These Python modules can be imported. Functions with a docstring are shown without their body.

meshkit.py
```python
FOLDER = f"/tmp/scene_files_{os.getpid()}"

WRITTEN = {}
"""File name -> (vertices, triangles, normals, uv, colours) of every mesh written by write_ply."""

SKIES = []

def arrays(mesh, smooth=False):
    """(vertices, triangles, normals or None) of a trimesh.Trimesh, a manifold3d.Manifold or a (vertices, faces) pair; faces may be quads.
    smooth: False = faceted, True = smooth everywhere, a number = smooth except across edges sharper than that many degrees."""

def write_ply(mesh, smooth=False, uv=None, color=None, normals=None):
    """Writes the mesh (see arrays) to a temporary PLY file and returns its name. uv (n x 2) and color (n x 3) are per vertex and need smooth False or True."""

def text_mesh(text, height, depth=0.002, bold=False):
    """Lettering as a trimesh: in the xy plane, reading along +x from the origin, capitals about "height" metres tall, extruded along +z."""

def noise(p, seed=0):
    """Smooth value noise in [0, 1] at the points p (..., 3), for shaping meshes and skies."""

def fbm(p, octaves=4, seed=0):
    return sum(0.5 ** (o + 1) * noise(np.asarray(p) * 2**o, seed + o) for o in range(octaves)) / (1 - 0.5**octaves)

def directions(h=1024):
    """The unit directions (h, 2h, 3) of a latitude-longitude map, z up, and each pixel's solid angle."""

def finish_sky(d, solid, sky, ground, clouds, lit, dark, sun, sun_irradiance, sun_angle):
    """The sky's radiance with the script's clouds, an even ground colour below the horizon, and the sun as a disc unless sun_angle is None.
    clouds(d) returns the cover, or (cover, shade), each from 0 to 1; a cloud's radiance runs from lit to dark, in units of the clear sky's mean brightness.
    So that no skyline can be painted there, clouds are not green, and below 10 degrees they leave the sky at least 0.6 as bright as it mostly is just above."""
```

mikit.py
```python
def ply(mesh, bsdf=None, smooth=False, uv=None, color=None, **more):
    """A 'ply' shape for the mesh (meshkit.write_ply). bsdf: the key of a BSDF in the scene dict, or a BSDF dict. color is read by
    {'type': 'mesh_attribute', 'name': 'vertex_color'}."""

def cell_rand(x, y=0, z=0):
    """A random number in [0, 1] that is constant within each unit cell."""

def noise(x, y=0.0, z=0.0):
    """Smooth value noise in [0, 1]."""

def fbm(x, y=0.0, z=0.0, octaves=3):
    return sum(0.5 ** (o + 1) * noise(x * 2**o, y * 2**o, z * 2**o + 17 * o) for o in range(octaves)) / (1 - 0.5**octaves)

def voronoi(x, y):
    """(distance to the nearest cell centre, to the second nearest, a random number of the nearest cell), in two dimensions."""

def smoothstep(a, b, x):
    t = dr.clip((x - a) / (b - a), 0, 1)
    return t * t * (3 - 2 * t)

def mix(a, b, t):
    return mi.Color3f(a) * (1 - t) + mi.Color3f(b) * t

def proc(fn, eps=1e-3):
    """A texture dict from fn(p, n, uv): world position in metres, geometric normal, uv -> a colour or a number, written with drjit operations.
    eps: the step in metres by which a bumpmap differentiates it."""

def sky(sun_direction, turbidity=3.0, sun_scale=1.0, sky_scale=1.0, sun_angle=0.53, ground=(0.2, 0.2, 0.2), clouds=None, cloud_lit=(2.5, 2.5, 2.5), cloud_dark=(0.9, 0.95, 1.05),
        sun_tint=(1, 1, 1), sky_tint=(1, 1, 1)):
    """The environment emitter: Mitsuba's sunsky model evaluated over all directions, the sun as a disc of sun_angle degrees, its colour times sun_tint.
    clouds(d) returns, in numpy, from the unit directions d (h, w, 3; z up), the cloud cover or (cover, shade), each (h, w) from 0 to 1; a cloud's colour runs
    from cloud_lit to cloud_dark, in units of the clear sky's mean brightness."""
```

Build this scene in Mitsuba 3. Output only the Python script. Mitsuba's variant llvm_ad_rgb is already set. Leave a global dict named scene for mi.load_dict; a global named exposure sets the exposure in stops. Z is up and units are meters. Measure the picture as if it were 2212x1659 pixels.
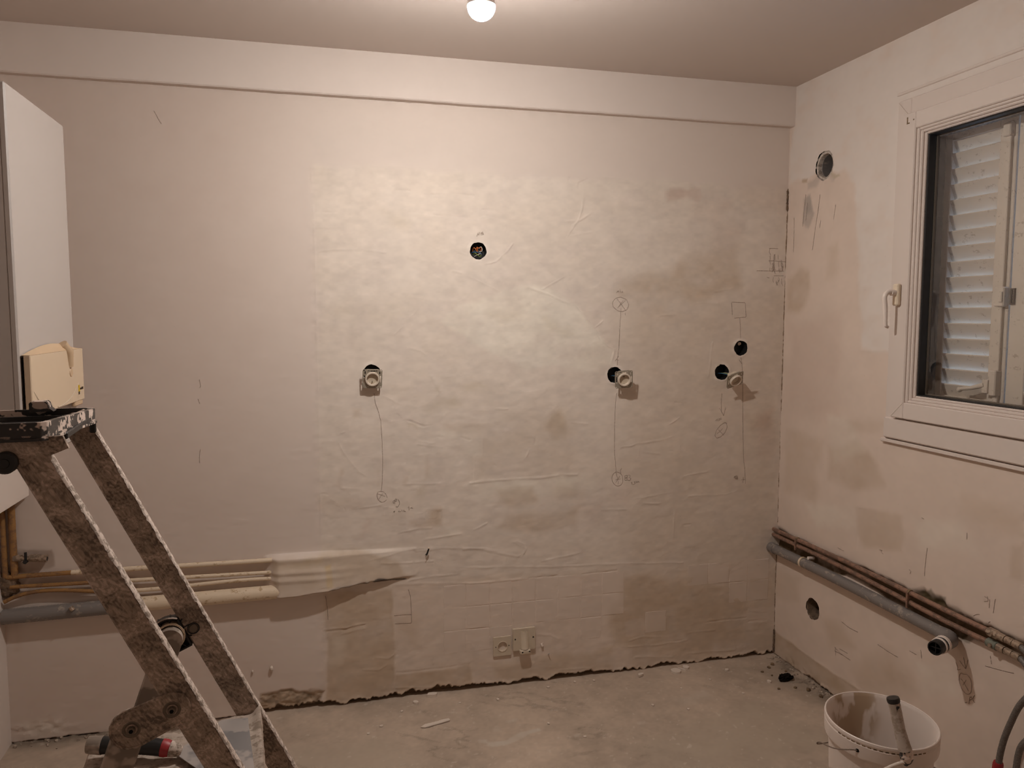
import math, random
import numpy as np, trimesh, drjit as dr, mitsuba as mi
import manifold3d as m3
import mikit, meshkit
from mikit import proc, fbm, noise, smoothstep, mix
T = mi.ScalarTransform4f
scene, labels = {'type': 'scene'}, {}

# ------------------------------------------------------------------ camera, light, exposure
cam_pos = np.array([-1.96, -2.9666, 1.5012])
cam_fwd = np.array([0.2452, 0.9656, -0.0869])
scene['camera'] = {'type': 'perspective', 'fov': 66.70, 'fov_axis': 'x', 'near_clip': 0.05, 'far_clip': 100.0,
                   'to_world': T().look_at(origin=cam_pos.tolist(), target=(cam_pos + cam_fwd).tolist(), up=[0.0204, 0.0845, 0.9962])}
exposure = 0.0
BULB = np.array([-1.536, -0.98, 2.277])
BULB_RADIANCE = [1150.0, 1085.0, 1015.0]
SKY = dict(sun_direction=(-0.6, 0.5, 0.45), turbidity=3.0, sun_scale=0.0, sky_scale=75.0, ground=(0.18, 0.18, 0.18),
           clouds=lambda d: np.full(d.shape[:2], 0.75), cloud_lit=(0.55, 0.92, 1.6), cloud_dark=(0.45, 0.78, 1.35))
scene['sky'] = {**mikit.sky(**SKY), 'sampling_weight': .25}

W, H = 3.02, 2.45           # room width and height; the right corner of the back wall is the origin, the room lies towards -y
DEPTH = 3.75
SOFFIT = 2.29               # underside of the beam

# ------------------------------------------------------------------ materials
def rgb(*c): return {'type': 'rgb', 'value': list(map(float, c))}
def diffuse(*c): return {'type': 'twosided', 'bsdf': {'type': 'diffuse', 'reflectance': rgb(*c)}}
def principled(c, rough=.5, metal=0., spec=.5, **k):
    return {'type': 'twosided', 'bsdf': {'type': 'principled', 'base_color': c if isinstance(c, dict) else rgb(*c), 'roughness': rough, 'metallic': metal, 'specular': spec, **k}}
def mat(key, d): scene['m_' + key] = d; return 'm_' + key
def bumped(inner, fn, scale=1., eps=1e-3):
    return {'type': 'twosided', 'bsdf': {'type': 'bumpmap', 'arbitrary': proc(fn, eps), 'scale': float(scale), 'bsdf': inner}}
def f_wall(p, n, uv):
    a = fbm(p.x * 90 + p.y * 90, p.z * 90, p.y * 40, 3) * .0005
    return a + fbm(p.x * 22 + p.y * 22, p.z * 60, p.y * 9, 2) * .0009
def f_floor(p, n, uv): return fbm(p.x * 160, p.y * 160, 3., 3) * .0008 + fbm(p.x * 30, p.y * 30, 1., 2) * .0008
M_WALL = mat('wall', bumped({'type': 'diffuse', 'reflectance': {'type': 'mesh_attribute', 'name': 'vertex_color'}}, f_wall))
M_FLOOR = mat('floor', bumped({'type': 'diffuse', 'reflectance': {'type': 'mesh_attribute', 'name': 'vertex_color'}}, f_floor))
M_PAINT = mat('paint', bumped({'type': 'diffuse', 'reflectance': rgb(.66, .585, .535)}, f_wall, .6))
M_CEIL = mat('ceiling_paint', diffuse(.60, .525, .48))
M_PVC = mat('window_plastic', principled((.61, .535, .485), .4, 0, .3))
M_GASKET = mat('rubber', principled((.012, .011, .011), .5))
M_GLASS = mat('pane', {'type': 'thindielectric', 'int_ior': 1.5})
M_BLACK = mat('black_plastic', principled((.014, .013, .013), .42, 0, .4))
M_CHAR = mat('dark_void', diffuse(.012, .01, .009))
M_BROWNCRACK = mat('crack', diffuse(.24, .17, .12))
M_GRAPHITE = mat('graphite', diffuse(.31, .245, .20))
M_GRAPHITE2 = mat('graphite_dark', diffuse(.20, .155, .125))
def f_spots(base, dirt, sc, lo, hi, sc2=4.):
    def f(p, n, uv):
        v = fbm(p.x * sc, p.y * sc, p.z * sc, 4) * .75 + fbm(p.x * sc * sc2, p.y * sc * sc2, p.z * sc * sc2, 2) * .25
        return mix(base, dirt, smoothstep(lo, hi, v))
    return proc(f)
def f_alu(p, n, uv):
    wx = fbm(p.x * 30, p.y * 30, p.z * 30, 3) * .10
    v = fbm(p.x * 24 + wx * 12, p.y * 20, p.z * 30 - wx * 12, 4)
    u = fbm(p.x * 260 + wx * 45, p.y * 120, p.z * 200 + p.x * 90 - wx * 45, 4)
    q = v * .5 + u * .5
    c = mix((.12, .09, .069), (.34, .265, .21), smoothstep(.31, .55, q))
    return mix(c, (.52, .42, .355), smoothstep(.53, .66, q))
def f_alu_b(p, n, uv): return fbm(p.x * 120, p.y * 120, p.z * 120, 3) * .0022
M_ALU = mat('dirty_aluminium', bumped({'type': 'principled', 'base_color': proc(f_alu), 'roughness': .55, 'metallic': .12, 'specular': .4}, f_alu_b))
M_CRUST = mat('plaster_crust', principled(f_spots((.50, .42, .365), (.22, .175, .14), 130, .44, .60), .9))
M_LAYER = mat('plaster_layer', principled(f_spots((.36, .29, .24), (.22, .17, .13), 60, .46, .64), .9))
M_TRAY = mat('paint_covered_black_plastic', principled(f_spots((.016, .014, .013), (.46, .37, .32), 30, .55, .58, 3.), .38))
M_TRAYRIM = mat('paint_covered_black_rim', principled(f_spots((.020, .018, .017), (.56, .46, .40), 42, .50, .55, 3.), .38))
M_BOLT = mat('dirty_steel', principled((.16, .13, .10), .45, .6))
M_OCHRE = mat('ochre_paint', principled(f_spots((.27, .14, .048), (.18, .095, .045), 60, .45, .65), .45))
M_CREAM = mat('cream_paint', principled(f_spots((.62, .51, .38), (.40, .29, .17), 70, .55, .72), .5))
M_GREYPVC = mat('grey_pvc', principled(f_spots((.17, .152, .143), (.28, .24, .205), 45, .58, .72), .45))
M_COPPER = mat('dull_copper', principled(f_spots((.27, .155, .11), (.16, .10, .075), 70, .42, .62), .42, .2))
M_BRASS = mat('dirty_brass', principled(f_spots((.36, .27, .20), (.20, .15, .11), 120, .45, .6), .4, .4))
M_VERDI = mat('verdigris', principled((.16, .17, .135), .6, .2))
M_HOSE = mat('braided_hose', principled(f_spots((.17, .15, .135), (.11, .095, .085), 400, .4, .6), .5, .2))
M_RED = mat('red_plastic', principled((.28, .02, .025), .45))
M_WHITEP = mat('white_plastic', principled((.70, .62, .56), .32))
M_SOCK = mat('socket_ivory', principled((.57, .495, .41), .38))
M_OLDSOCK = mat('old_socket_ivory', principled((.50, .425, .33), .42))
M_PLATE = mat('galvanised_plate', principled((.30, .265, .21), .45, .25))
M_CREAMBOX = mat('yellowed_plastic', principled((.56, .445, .32), .4))
M_HANDLE = mat('cream_handle', principled((.66, .56, .43), .4))
M_CREAMTOP = mat('yellowed_plastic_top', principled((.50, .365, .235), .45))
M_CAB = mat('white_enamel', principled((.425, .385, .36), .42))
M_PANEL = mat('white_sheet', principled((.66, .59, .54), .42))
M_BUCKET = mat('bucket_plastic', principled((.60, .525, .475), .38))
def f_bucket_in(p, n, uv):
    a = smoothstep(.40, .54, fbm(p.x * 26, p.y * 26, p.z * 10, 4))
    d = dr.square((p.x + .465) / .075) + dr.square((p.y + 1.10) / .08) + dr.square((p.z - .37) / .15)
    a = dr.clip(a * 1.2, 0, 1) * smoothstep(1.6, .35, d)
    return mix((.60, .525, .475), (.36, .265, .18), a)
M_BUCKETIN = mat('bucket_inside_plaster', principled(proc(f_bucket_in), .5))
M_SHUT = mat('shutter_paint', principled(f_spots((.47, .405, .335), (.36, .30, .24), 55, .60, .74), .5))
M_SHUTDK = mat('shutter_grime', diffuse(.10, .075, .055))
M_STEEL = mat('blade_steel', principled(f_spots((.215, .205, .205), (.36, .325, .305), 16, .47, .56), .42, .35))
M_RAIL_LEG = mat('scuffed_leg', principled(f_spots((.20, .16, .13), (.40, .335, .285), 22, .46, .58), .5, .1))
M_GRIP = mat('plaster_coated_grip', principled(f_spots((.40, .34, .295), (.30, .245, .20), 60, .46, .58), .7))
M_CHIP = mat('plaster_chip', diffuse(.62, .545, .475))
M_SLEEVE = mat('pale_mortar', principled(f_spots((.50, .44, .385), (.27, .225, .19), 80, .47, .62), .9))
M_DEBRIS = mat('debris', principled(f_spots((.40, .335, .275), (.20, .155, .12), 160, .42, .58), .9))
M_SMEAR = mat('dried_plaster', principled(f_spots((.47, .405, .34), (.36, .30, .245), 60, .45, .62), .9))
M_HEAP = mat('dark_mortar', principled(f_spots((.17, .115, .075), (.105, .07, .048), 60, .42, .6), .9))
M_MORTAR = mat('mortar', principled(f_spots((.21, .145, .085), (.08, .055, .035), 120, .42, .6), .9))
M_TILES = [mat('old_tile_glue_%d' % i, diffuse(*c)) for i, c in enumerate([(.56, .475, .425), (.53, .445, .385), (.585, .50, .455), (.50, .415, .35)])]
M_LOGO_Y = mat('logo_yellow', diffuse(.55, .38, .04)); M_LOGO_K = mat('logo_dark', diffuse(.07, .05, .035))
M_WIREB = mat('blue_wire', principled((.03, .10, .22), .5)); M_WIREO = mat('orange_wire', principled((.45, .12, .03), .5)); M_WIREG = mat('green_wire', principled((.16, .22, .04), .5)); M_WIREW = mat('grey_wire', principled((.42, .40, .36), .5))

# ------------------------------------------------------------------ helpers
def numbered(k):
    if k not in scene and k not in labels and not any(s.startswith(k + '__') for s in scene): return k
    i = 1
    while '%s_%03d' % (k, i) in scene or '%s_%03d' % (k, i) in labels or any(s.startswith('%s_%03d__' % (k, i)) for s in scene): i += 1
    return '%s_%03d' % (k, i)
def thing(name, label, cat, group=None):
    k = numbered(name); labels[k] = {'label': label, 'category': cat}
    if group: labels[k]['group'] = group
    return k
def struct(name, label=None):
    labels[name] = {'kind': 'structure'}
    if label: labels[name]['label'] = label
    return name
def add(key, mesh, m, smooth=False, label=None, **k):
    base, i = key, 0
    while key in scene: i += 1; key = '%s_%03d' % (base, i)
    scene[key] = mikit.ply(mesh, m, smooth=smooth, **k)
    if label: labels[key] = {**labels.get(key, {}), 'label': label}
    return key
def part(parent, name, mesh, m, smooth=False, label=None, **k): return add(parent + '__' + name, mesh, m, smooth, label, **k)
def cat(*ms): return trimesh.util.concatenate([m for m in ms])
def cbox(x0, x1, y0, y1, z0, z1, b=.0015):
    x0, x1 = sorted((x0, x1)); y0, y1 = sorted((y0, y1)); z0, z1 = sorted((z0, z1))
    b = min(b, (x1 - x0) * .4, (y1 - y0) * .4, (z1 - z0) * .4)
    P = []
    for x, sx in ((x0, 1), (x1, -1)):
        for y, sy in ((y0, 1), (y1, -1)):
            for z, sz in ((z0, 1), (z1, -1)):
                P += [(x + sx * b, y + sy * b, z), (x + sx * b, y, z + sz * b), (x, y + sy * b, z + sz * b)]
    return trimesh.convex.convex_hull(np.array(P))
def frames(P, closed=False):
    P = np.asarray(P, float); t = np.gradient(P, axis=0); t /= np.linalg.norm(t, axis=1, keepdims=True) + 1e-12
    a = np.zeros_like(P); ref = np.array([0, 0, 1.]) if abs(t[0, 2]) < .9 else np.array([1., 0, 0])
    v = np.cross(t[0], ref); v /= np.linalg.norm(v)
    for i in range(len(P)):
        v = v - t[i] * (v @ t[i]); v /= np.linalg.norm(v) + 1e-12; a[i] = v
    return t, a, np.cross(t, a)
def tube(P, r, sides=16, cap=True, prof=None):
    P = np.asarray(P, float); n = len(P); r = np.broadcast_to(np.asarray(r, float), (n,))
    t, a, b = frames(P); ang = np.arange(sides) * 2 * np.pi / sides
    ca, sa = np.cos(ang), np.sin(ang)
    if prof is not None: ca, sa = np.asarray(prof)[:, 0], np.asarray(prof)[:, 1]; sides = len(ca)
    V = (P[:, None] + r[:, None, None] * (ca[None, :, None] * a[:, None] + sa[None, :, None] * b[:, None])).reshape(-1, 3)
    F = []
    for i in range(n - 1):
        for j in range(sides):
            k = (j + 1) % sides; F += [[i * sides + j, i * sides + k, (i + 1) * sides + k], [i * sides + j, (i + 1) * sides + k, (i + 1) * sides + j]]
    if cap:
        V = np.vstack([V, P[:1], P[-1:]]); c0, c1 = n * sides, n * sides + 1
        for j in range(sides):
            k = (j + 1) % sides; F += [[c0, k, j], [c1, (n - 1) * sides + j, (n - 1) * sides + k]]
    m = trimesh.Trimesh(V, np.array(F), process=False); m.fix_normals(); return m
def spline(P, n=40):
    from scipy.interpolate import CubicSpline
    P = np.asarray(P, float); s = np.r_[0, np.cumsum(np.linalg.norm(np.diff(P, axis=0), axis=1))]
    return CubicSpline(s, P)(np.linspace(0, s[-1], n))
def rotto(axis, origin=(0, 0, 0), spin=0.):
    """matrix that takes +z to axis and moves to origin"""
    z = np.asarray(axis, float) / np.linalg.norm(axis); x = np.cross([0, 0, 1.], z) if abs(z[2]) < .99 else np.array([1., 0, 0]); x /= np.linalg.norm(x)
    m = np.eye(4); m[:3, 0], m[:3, 1], m[:3, 2], m[:3, 3] = x, np.cross(z, x), z, origin; return m
def lathe(prof, n=40, axis=(0, 0, 1), origin=(0, 0, 0)):
    """prof: (radius, height) from one end to the other"""
    prof = np.asarray(prof, float); ang = np.arange(n) * 2 * np.pi / n; k = len(prof)
    V = np.stack([prof[:, None, 0] * np.cos(ang), prof[:, None, 0] * np.sin(ang), np.repeat(prof[:, None, 1], n, 1)], -1).reshape(-1, 3)
    F = []
    for i in range(k - 1):
        for j in range(n):
            q = (j + 1) % n; F += [[i * n + j, i * n + q, (i + 1) * n + q], [i * n + j, (i + 1) * n + q, (i + 1) * n + j]]
    m = trimesh.Trimesh(V, np.array(F), process=True); m.update_faces(m.nondegenerate_faces()); m.apply_transform(rotto(axis, origin)); return m
def extrude(poly, h, M=np.eye(4)):
    m = trimesh.creation.extrude_polygon(poly, h, engine='earcut'); m.apply_transform(M); return m
def disc_rough(r, h, seed, n=14, amp=.25):
    g = np.random.default_rng(seed); a = np.arange(n) * 2 * np.pi / n; rr = r * (1 + amp * (g.random(n) - .5) * 2)
    from shapely.geometry import Polygon
    return extrude(Polygon(np.stack([rr * np.cos(a), rr * np.sin(a)], 1)), h)
def basis(o, ex, ey, ez):
    m = np.eye(4); m[:3, 0], m[:3, 1], m[:3, 2], m[:3, 3] = ex, ey, ez, o; return m
def nz(a, b, c=0., seed=0, o=3): return meshkit.fbm(np.stack(np.broadcast_arrays(a, b, np.asarray(c, float)), -1), o, seed) - .5
def ss(a, b, x):
    t = np.clip((x - a) / (b - a), 0, 1); return t * t * (3 - 2 * t)

# colours that belong to the plaster itself
TONES = dict(low=(.615, .52, .435), cream=(.53, .44, .355), skim=(.655, .578, .507), dull=(.60, .53, .475), pink=(.50, .375, .315), brown=(.46, .355, .262), light=(.715, .66, .575), olive=(.48, .405, .30), glue=(.63, .535, .465),
             yellow=(.58, .44, .23), rubble=(.36, .275, .20), rust=(.25, .17, .115), char=(.06, .05, .045), paint=(.665, .60, .55), smudge=(.27, .245, .225), mould=(.135, .092, .056), moss=(.075, .062, .03),
             smear=(.50, .435, .37), dark_floor=(.27, .22, .175), worn=(.40, .335, .265))

def outline_distance(u, v, pts):
    """signed distance to a closed outline, negative inside"""
    p = np.asarray(pts, float); d = np.full(u.shape, 9.); inside = np.zeros(u.shape, bool)
    for (x0, y0), (x1, y1) in zip(p, np.roll(p, -1, 0)):
        ex, ey = x1 - x0, y1 - y0; t = np.clip(((u - x0) * ex + (v - y0) * ey) / (ex * ex + ey * ey + 1e-12), 0, 1)
        d = np.minimum(d, np.hypot(u - x0 - t * ex, v - y0 - t * ey))
        if y0 != y1: inside ^= ((y0 > v) != (y1 > v)) & (u < (x1 - x0) * (v - y0) / (y1 - y0) + x0)
    return np.where(inside, -d, d)
def lay_patches(C, U, V, patches, wu, wv, grain):
    for col, a, soft, pts in patches:
        p = np.array(pts); e = soft * 2 + .03
        s = (U > p[:, 0].min() - e) & (U < p[:, 0].max() + e) & (V > p[:, 1].min() - e) & (V < p[:, 1].max() + e)
        if not s.any(): continue
        k = min(1., .3 + soft * 12)
        d = outline_distance(U[s] + wu[s] * k * .05, V[s] + wv[s] * k * .05, pts)
        al = a * ss(soft, -soft, d) * np.clip(1 + grain[s] * (.7 if soft < .06 else .3), 0, 1.3)
        al = np.clip(al, 0, 1)[:, None]
        C[s] = C[s] * (1 - al) + np.array(TONES[col]) * al
def lay_ridges(Hm, U, V, ridges, jit):
    for h, w, pts in ridges:
        p = np.array(pts); h, w = h * .0011, w * .00085; e = w * 3 + .002
        s = (U > p[:, 0].min() - e) & (U < p[:, 0].max() + e) & (V > p[:, 1].min() - e) & (V < p[:, 1].max() + e)
        if not s.any(): continue
        u, v = U[s], V[s]; d = np.full(u.shape, 9.); v = v + jit[s] * .0025
        for (x0, y0), (x1, y1) in zip(p[:-1], p[1:]):
            ex, ey = x1 - x0, y1 - y0; t = np.clip(((u - x0) * ex + (v - y0) * ey) / (ex * ex + ey * ey + 1e-12), 0, 1)
            d = np.minimum(d, np.hypot(u - x0 - t * ex, v - y0 - t * ey))
        Hm[s] += h * np.exp(-(d / w) ** 2) * np.clip(1 + jit[s] * .8, .3, 1.5)
def sheet(us, vs, Hm, C, place, holes=(), rects=()):
    """a relief over the grid us x vs; holes (u, v, radius) and rects (u0, u1, v0, v1) are cut out"""
    U, V = np.meshgrid(us, vs, indexing='ij'); nu, nv = U.shape
    for (hu, hv, hr) in holes:
        d = np.hypot(U - hu, V - hv); a = np.arctan2(V - hv, U - hu)
        rr = hr * (1 + .025 * np.sin(a * 5 + hu * 40) + .012 * np.sin(a * 11 + hv * 70))
        c = max(us[1] - us[0], vs[1] - vs[0]) * .75
        s = np.abs(d - rr) < c
        U[s] = hu + rr[s] * np.cos(a[s]); V[s] = hv + rr[s] * np.sin(a[s])
    idx = np.arange(nu * nv).reshape(nu, nv)
    F = np.stack([idx[:-1, :-1], idx[1:, :-1], idx[1:, 1:], idx[:-1, 1:]], -1).reshape(-1, 4)
    cu, cv = U.reshape(-1)[F].mean(1), V.reshape(-1)[F].mean(1); keep = np.ones(len(F), bool)
    for (hu, hv, hr) in holes: 
        a = np.arctan2(cv - hv, cu - hu); keep &= np.hypot(cu - hu, cv - hv) > hr * (1 + .025 * np.sin(a * 5 + hu * 40) + .012 * np.sin(a * 11 + hv * 70))
    for (a, b, c, d) in rects: keep &= ~((cu > a) & (cu < b) & (cv > c) & (cv < d))
    F = F[keep]
    return (place(U, V, Hm).reshape(-1, 3), F), C.reshape(-1, 3)
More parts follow.
